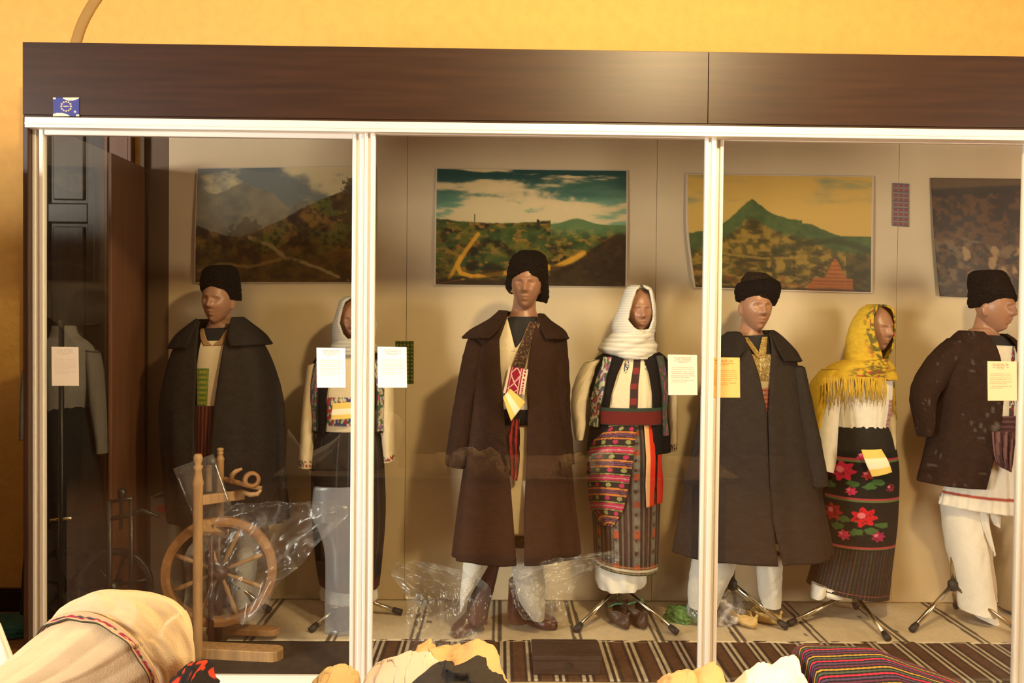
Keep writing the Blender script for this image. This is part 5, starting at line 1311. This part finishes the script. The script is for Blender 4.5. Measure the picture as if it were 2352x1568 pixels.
blob('green_cloth', (b.x+.01, b.y, CFL+.03), (.10, .07, .045), M['green'], .5, 9, 'small green crumpled cloth on the rug by the right door post', 'cloth')
b = G(395, 1400)
blob('plastic_bag', (b.x, b.y-.05, CFL+.05), (.07, .06, .06), M['greybag'], .5, 14, 'small whitish plastic scrap on the floor behind the pale wheel post', 'plastic bag', 'plastic bags on the cabinet floor', 26)
yc = YF+.13
cx0, cx1 = P(1226, 1520, yc).x, P(1380, 1520, yc).x
chs = thing('wooden_chest', ((cx0+cx1)/2, yc+.08, CFL), 'small dark wooden box on the striped rug at the front of the cabinet', 'box')
zt_ = P(1300, 1506, yc).z
zl = CFL+.012
box('chest_body', cx0, cx1, yc, yc+.19, zl, zt_-.022, M['chest'], chs)
box('chest_lid', cx0-.004, cx1+.004, yc-.004, yc+.194, zt_-.020, zt_, M['chest'], chs)
bm = bmesh.new(); kp = P(1305, 1528, yc-.004); rodv(bm, [kp, kp-Vector((0, .006, 0))], .012, 16)
bm_obj('keyhole_plate', bm, M['blackwood'], chs)

# ================================================================== PAPER TAGS
def cardc(U, V): return mixc(full(U, lin(245, 232, 205)), lin(232, 200, 110), ((V < .36)+(V > .72)) > 0)
o = sheet('paper_tag', M['paper'], None, [(1172, 892, 1207, 923, 0), (1155, 912, 1174, 967, -.01)], 4.05-.21, cardc, 24, 20, bow=.01, solid=.0015, origin=P(1180, 960, 3.84))
tag(o, 'white and yellow folded tag hanging at the waist of the long brown coat', 'tag', 'paper tags on the costumes')
o = sheet('paper_tag', M['paper'], None, [(1978, 1032, 2024, 1031, 0), (1988, 1062, 2040, 1058, -.015), (2003, 1095, 2049, 1084, -.01)], 4.31-.21, cardc, 24, 20, bow=.012, solid=.0015, origin=P(2014, 1095, 4.1))
tag(o, 'white and yellow tag hanging before the rose-patterned skirt', 'tag', 'paper tags on the costumes')
o = sheet('paper_tag', M['paper'], None, [(764, 926, 815, 922, 0), (760, 964, 815, 960, -.01)], 4.27-.19, cardc, 24, 20, bow=.008, solid=.0015, origin=P(788, 965, 4.08))
tag(o, 'white and yellow tag on the blouse beside the left door post', 'tag', 'paper tags on the costumes')

# ================================================================== TABLE WITH FOLDED GARMENTS IN FRONT
TZ = .72
tb = thing('table', (0, 1.55, 0), 'long table in front of the cabinet carrying the folded garments', 'table')
box('table_top', -1.35, 1.45, 1.15, 2.02, TZ-.035, TZ, M['tablecloth'], tb, bevel=.004)
for x in (-1.25, 1.35):
    for y in (1.23, 1.94):
        box('table_leg', x-.03, x+.03, y-.03, y+.03, 0, TZ-.035, M['tablecloth'], tb)
def heap(name, prof, Y0, d0, d1, colf, label, cat, parent=None, nu=90, nv=50, amp=.02, seed=1, sc_=5, lean=0.0, mat='cloth', fl=None, side=.7, grp=None, rf=1.7):
    """prof: px outline of the top of a heap of cloth; d0 toward the camera, d1 away from it."""
    prof = np.array(prof, float)
    xs = np.linspace(prof[0, 0], prof[-1, 0], nu); tops = np.interp(xs, prof[:, 0], prof[:, 1])
    A = np.array([P(x, y, Y0) for x, y in zip(xs, tops)])
    s = np.linspace(-1, 1, nv)
    U = np.broadcast_to(np.linspace(0, 1, nu), (nv, nu)); V = np.broadcast_to(((s+1)/2)[:, None], (nv, nu))
    hgt = np.maximum(A[:, 2]-TZ, .01)[None, :]
    bell = np.where(s < 0, np.cos(np.abs(s)*PI/2)**.55, np.cos(np.abs(s)*PI/2)**.6)[:, None]
    dy = np.where(s > 0, s*d0*-1, -s*d1)[:, None]
    Z = TZ+.004+hgt*bell*(1+0*U)
    wv = fbm(U*sc_*.8+seed, V*sc_*.6, seed, 3); rg = 1-2*np.abs(((wv*rf+U*1.2-V*.8) % 1.0)-.5)
    nz = (fbm(U*sc_+seed, V*sc_, seed, 4)-.5)*2*amp+(rg-.5)*amp*1.1
    if fl is not None: nz = nz+fl(U, V)
    damp = np.sin(PI*V)**.5
    X = np.broadcast_to(A[:, 0], (nv, nu))+nz*.5
    Yv = Y0+dy+nz*damp+0*U
    Z = np.maximum(Z+nz*.35*damp*sstep(.05, .3, 1-np.abs(s))[:, None]*(np.abs(s)[:, None] > .12), TZ+.004)
    C = colf(U, V) if callable(colf) else full(U, colf)
    o = grid(name, np.stack([X, Yv, Z], -1), M[mat], parent, C, solid=.004, origin=(float(A[:, 0].mean()), Y0, TZ))
    return tag(o, label, cat, grp) if parent is None else o
# big cream shirt on the left, with embroidered band
Y = 1.72
GR = [(-220, 1660, -20, 1722, .08), (-110, 1610, 100, 1722, .10), (0, 1536, 215, 1716, .11), (96, 1452, 305, 1690, .108), (128, 1416, 350, 1690, .10), (160, 1390, 390, 1680, .092), (192, 1374, 410, 1620, .08), (250, 1370, 424, 1570, .068), (300, 1372, 424, 1530, .055), (330, 1384, 420, 1500, .04, .02), (352, 1398, 414, 1480, .03, .03), (370, 1412, 408, 1460, .015, .04)]
shb = thing('folded_shirt', (P(200, 1700, Y).x, Y, TZ), 'bulging cream linen shirt with red embroidered band, front left corner', 'shirt', 'garments on the front table')
def shirtc(U, V):
    C = full(U, np.array([.58, .43, .25]))*(.9+.2*fbm(U*30, V*30, 3, 3))[..., None]
    return C
GT = Tube(GR, Y, shear=(1.3, 1.1)); GT.zmin = TZ+.004
def shf(U, V):
    rid = np.exp(-((V-.30)/.035)**2)
    r1 = 1-2*np.abs(((U*13+.5*np.sin(V*6)+.35*fbm(U*5, V*4, 6, 3)) % 1.0)-.5)*1.0
    r2 = 1-2*np.abs(((U*9+V*1.6+.5*fbm(U*4, V*4, 9, 3)) % 1.0)-.5)
    low = sstep(.33, .22, V); up = sstep(.32, .36, V)*sstep(.62, .40, V)
    big = fbm(U*6+3, V*7, 4, 3)-.5
    return .055*(r1-.5)*low+.05*(r2-.5)*up+.10*big-.035*rid
GT.full('shirt_body', M['cloth'], shb, shirtc, 200, 220, shf, caps=(1, 1))
def bandc(U, V):
    C = full(U, np.array([.55, .36, .19]))
    C = mixc(C, np.array([.30, .03, .05]), (np.abs(V-.42) < .2)*(vn(U*110, V*5, 2) > .45))
    C = mixc(C, np.array([.03, .05, .04]), (np.abs(V-.42) < .13)*(vn(U*90+3, V*4, 5) > .66))
    C = mixc(C, np.array([.05, .045, .03]), V < .10)
    return C
t = np.linspace(.275, .325, 16); ph = np.broadcast_to(np.linspace(0, 2*PI, 240, endpoint=False), (16, 240))
Pt = GT.pts(t, ph, .007, shf)
U_ = ph/(2*PI); V_ = np.broadcast_to(np.linspace(0, 1, 16)[:, None], U_.shape)
grid('embroidered_band', Pt, M['cloth'], shb, bandc(U_, V_), wrap=True, solid=.004)
heap('dark_garment', [(395, 1568), (425, 1535), (452, 1526), (468, 1540), (480, 1590)], 1.60, .12, .10, lambda U, V: mixc(full(U, np.array([.015, .012, .012])), np.array([.45, .04, .015]), (vn(U*14, V*14, 3) > .70)), 'black garment with red embroidery tucked behind the cream shirt', 'garment', amp=.02, grp='garments on the front table')
heap('folded_cloth', [(715, 1575), (735, 1556), (760, 1543), (795, 1548), (812, 1566), (820, 1590)], 1.85, .10, .12, np.array([.58, .40, .20]), 'cream cloth fold peeping over the edge below the left door post', 'cloth', amp=.015, seed=3, grp='garments on the front table')
PIN = np.array([.66, .52, .42]); ORN = np.array([.56, .37, .17])
heap('folded_cloth', [(850, 1570), (856, 1540), (880, 1522), (925, 1508), (975, 1506), (1000, 1535), (1015, 1580)], 1.86, .16, .12, PIN, 'pale pink cloth with an open hem, left of the heap at the middle', 'cloth', amp=.03, seed=5, grp='garments on the front table')
heap('folded_cloth', [(955, 1560), (960, 1488), (985, 1484), (1030, 1500), (1060, 1488), (1095, 1474), (1125, 1505), (1160, 1560), (1175, 1600)], 1.92, .12, .09, weave(ORN, .15, 10, 10), 'cream cloth with a pointed peak, behind the dark cloth at the middle', 'cloth', amp=.03, seed=7, sc_=4, grp='garments on the front table')
heap('folded_cloth', [(940, 1585), (965, 1562), (1000, 1536), (1030, 1521), (1090, 1530), (1130, 1548), (1175, 1590)], 1.70, .14, .12, weave(np.array([.035, .028, .022]), .4), 'shiny dark brown cloth on top of the heap at the middle', 'cloth', amp=.035, seed=9, sc_=4, grp='garments on the front table')
heap('folded_cloth', [(1520, 1585), (1540, 1558), (1590, 1548), (1602, 1560), (1640, 1542), (1662, 1552), (1672, 1590)], 1.85, .12, .12, weave(ORN*1.05, .15), 'cream cloth fold below the right door post', 'cloth', amp=.02, seed=11, grp='garments on the front table')
heap('folded_cloth', [(1700, 1590), (1725, 1560), (1765, 1542), (1815, 1528), (1834, 1524), (1840, 1590)], 1.84, .12, .12, weave(WHITE, .1), 'white cloth lying against the striped fabric at the right', 'cloth', amp=.02, seed=13, grp='garments on the front table')
def strp(U, V):
    t = V*62+U*5.0
    k = t % 1.0; idx = (np.floor(t) % 5).astype(int)
    cs = np.array([[.10, .02, .05], [.32, .20, .03], [.05, .07, .05], [.40, .02, .05], [.07, .04, .10]])[idx]
    C = full(U, np.array([.012, .011, .013]))
    C = np.where((np.abs(k-.5) < .24)[..., None], cs, C)
    C = mixc(C, np.array([.62, .40, .03]), U < .018)
    return C
heap('striped_fabric', [(1822, 1600), (1838, 1494), (1850, 1489), (1930, 1490), (2008, 1496), (2050, 1512), (2100, 1532), (2160, 1552), (2240, 1585)], 1.88, .30, .10, strp, 'dark fabric with fine red and yellow stripes and yellow edge, front right', 'fabric', nu=170, nv=420, amp=.006, seed=15, rf=.8, grp='garments on the front table')
# white board edge at the far left, green cloth on the floor there
o = sheet('white_board', M['paper'], None, [(-70, 1340, -2, 1434), (-100, 1678, 92, 1678)], 1.98, WHITE, 8, 8, solid=.014, origin=P(-20, 1678, 1.98))
tag(o, 'white board edge at the far left beside the cream shirt', 'board')
b = G(20, 1455, 0)
CFL_ = CFL; CFL = 0.0
blob('green_cloth', (b.x, b.y, .04), (.16, .12, .055), plain('dark_green_cloth', (.02, .07, .04), .8), .4, 21, 'dark green cloth on the room floor left of the cabinet', 'cloth')
CFL = CFL_

# tall unseen block added left of the view to shade the lower left
blocker = thing('light_blocker', (-3.36, 3.1, 0), 'tall dark block added left of the display cabinet to shade it, outside the view', 'light_blocker')
box('blocker_body', -4.6, -2.12, 2.85, 3.36, .06, 2.25, M['laminate_v'], blocker)
box('blocker_plinth', -4.58, -2.14, 2.87, 3.34, 0, .06, M['laminate_v'], blocker)
for x0, x1 in ((-4.59, -3.775), (-3.765, -2.955), (-2.945, -2.13)):
    box('blocker_door', x0, x1, 2.828, 2.848, .08, 2.23, M['laminate_v'], blocker)

# dark flat strip laid on the yellow wall in place of a cast shadow
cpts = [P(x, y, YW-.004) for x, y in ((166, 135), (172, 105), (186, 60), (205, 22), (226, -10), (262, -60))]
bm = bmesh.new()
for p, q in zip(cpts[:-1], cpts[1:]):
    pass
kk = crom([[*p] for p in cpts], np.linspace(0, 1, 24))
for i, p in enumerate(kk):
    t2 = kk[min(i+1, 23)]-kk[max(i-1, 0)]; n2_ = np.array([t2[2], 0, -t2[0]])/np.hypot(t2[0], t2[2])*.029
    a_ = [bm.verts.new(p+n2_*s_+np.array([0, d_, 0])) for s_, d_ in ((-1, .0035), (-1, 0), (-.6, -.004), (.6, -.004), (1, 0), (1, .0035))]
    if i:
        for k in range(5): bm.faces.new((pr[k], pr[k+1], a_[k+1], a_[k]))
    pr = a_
shadow_strip = bm_obj('wall_shadow', bm, plain('shadow_ochre', (.34, .19, .045), .75), None, smooth=True, origin=P(172, 105, YW))
tag(shadow_strip, 'ochre strip in place of a shadow on the yellow wall at the top left corner', 'shadow_strip')

# ================================================================== CEILING LAMP
lx, ly, lz = 1.02, 1.45, 3.42
lamp = thing('ceiling_lamp', (lx-.35, ly+.1, lz+.1), 'brass two-armed ceiling lamp above the table, outside the view', 'lamp')
rod('lamp_stem', [(lx-.35, ly+.1, ZC), (lx-.35, ly+.1, lz+.02)], .012, M['brass'], lamp)
rod('lamp_arm', [(lx-.35, ly+.1, lz+.02), (lx-.2, ly+.06, lz-.03), (lx-.06, ly+.02, lz-.02), (lx, ly, lz+.05)], .009, M['brass'], lamp)
rod('lamp_arm', [(lx-.35, ly+.1, lz+.02), (lx-.46, ly+.18, lz-.06), (lx-.60, ly+.26, lz-.02), (lx-.68, ly+.3, lz+.08)], .011, M['brass'], lamp)
pl = bpy.data.lights.new('lamp_bulb', 'POINT'); pl.energy = 360; pl.color = (1.0, 0.74, 0.38); pl.shadow_soft_size = .11
plo = bpy.data.objects.new('lamp_bulb', pl); COL.objects.link(plo); plo.location = (lx, ly, lz)
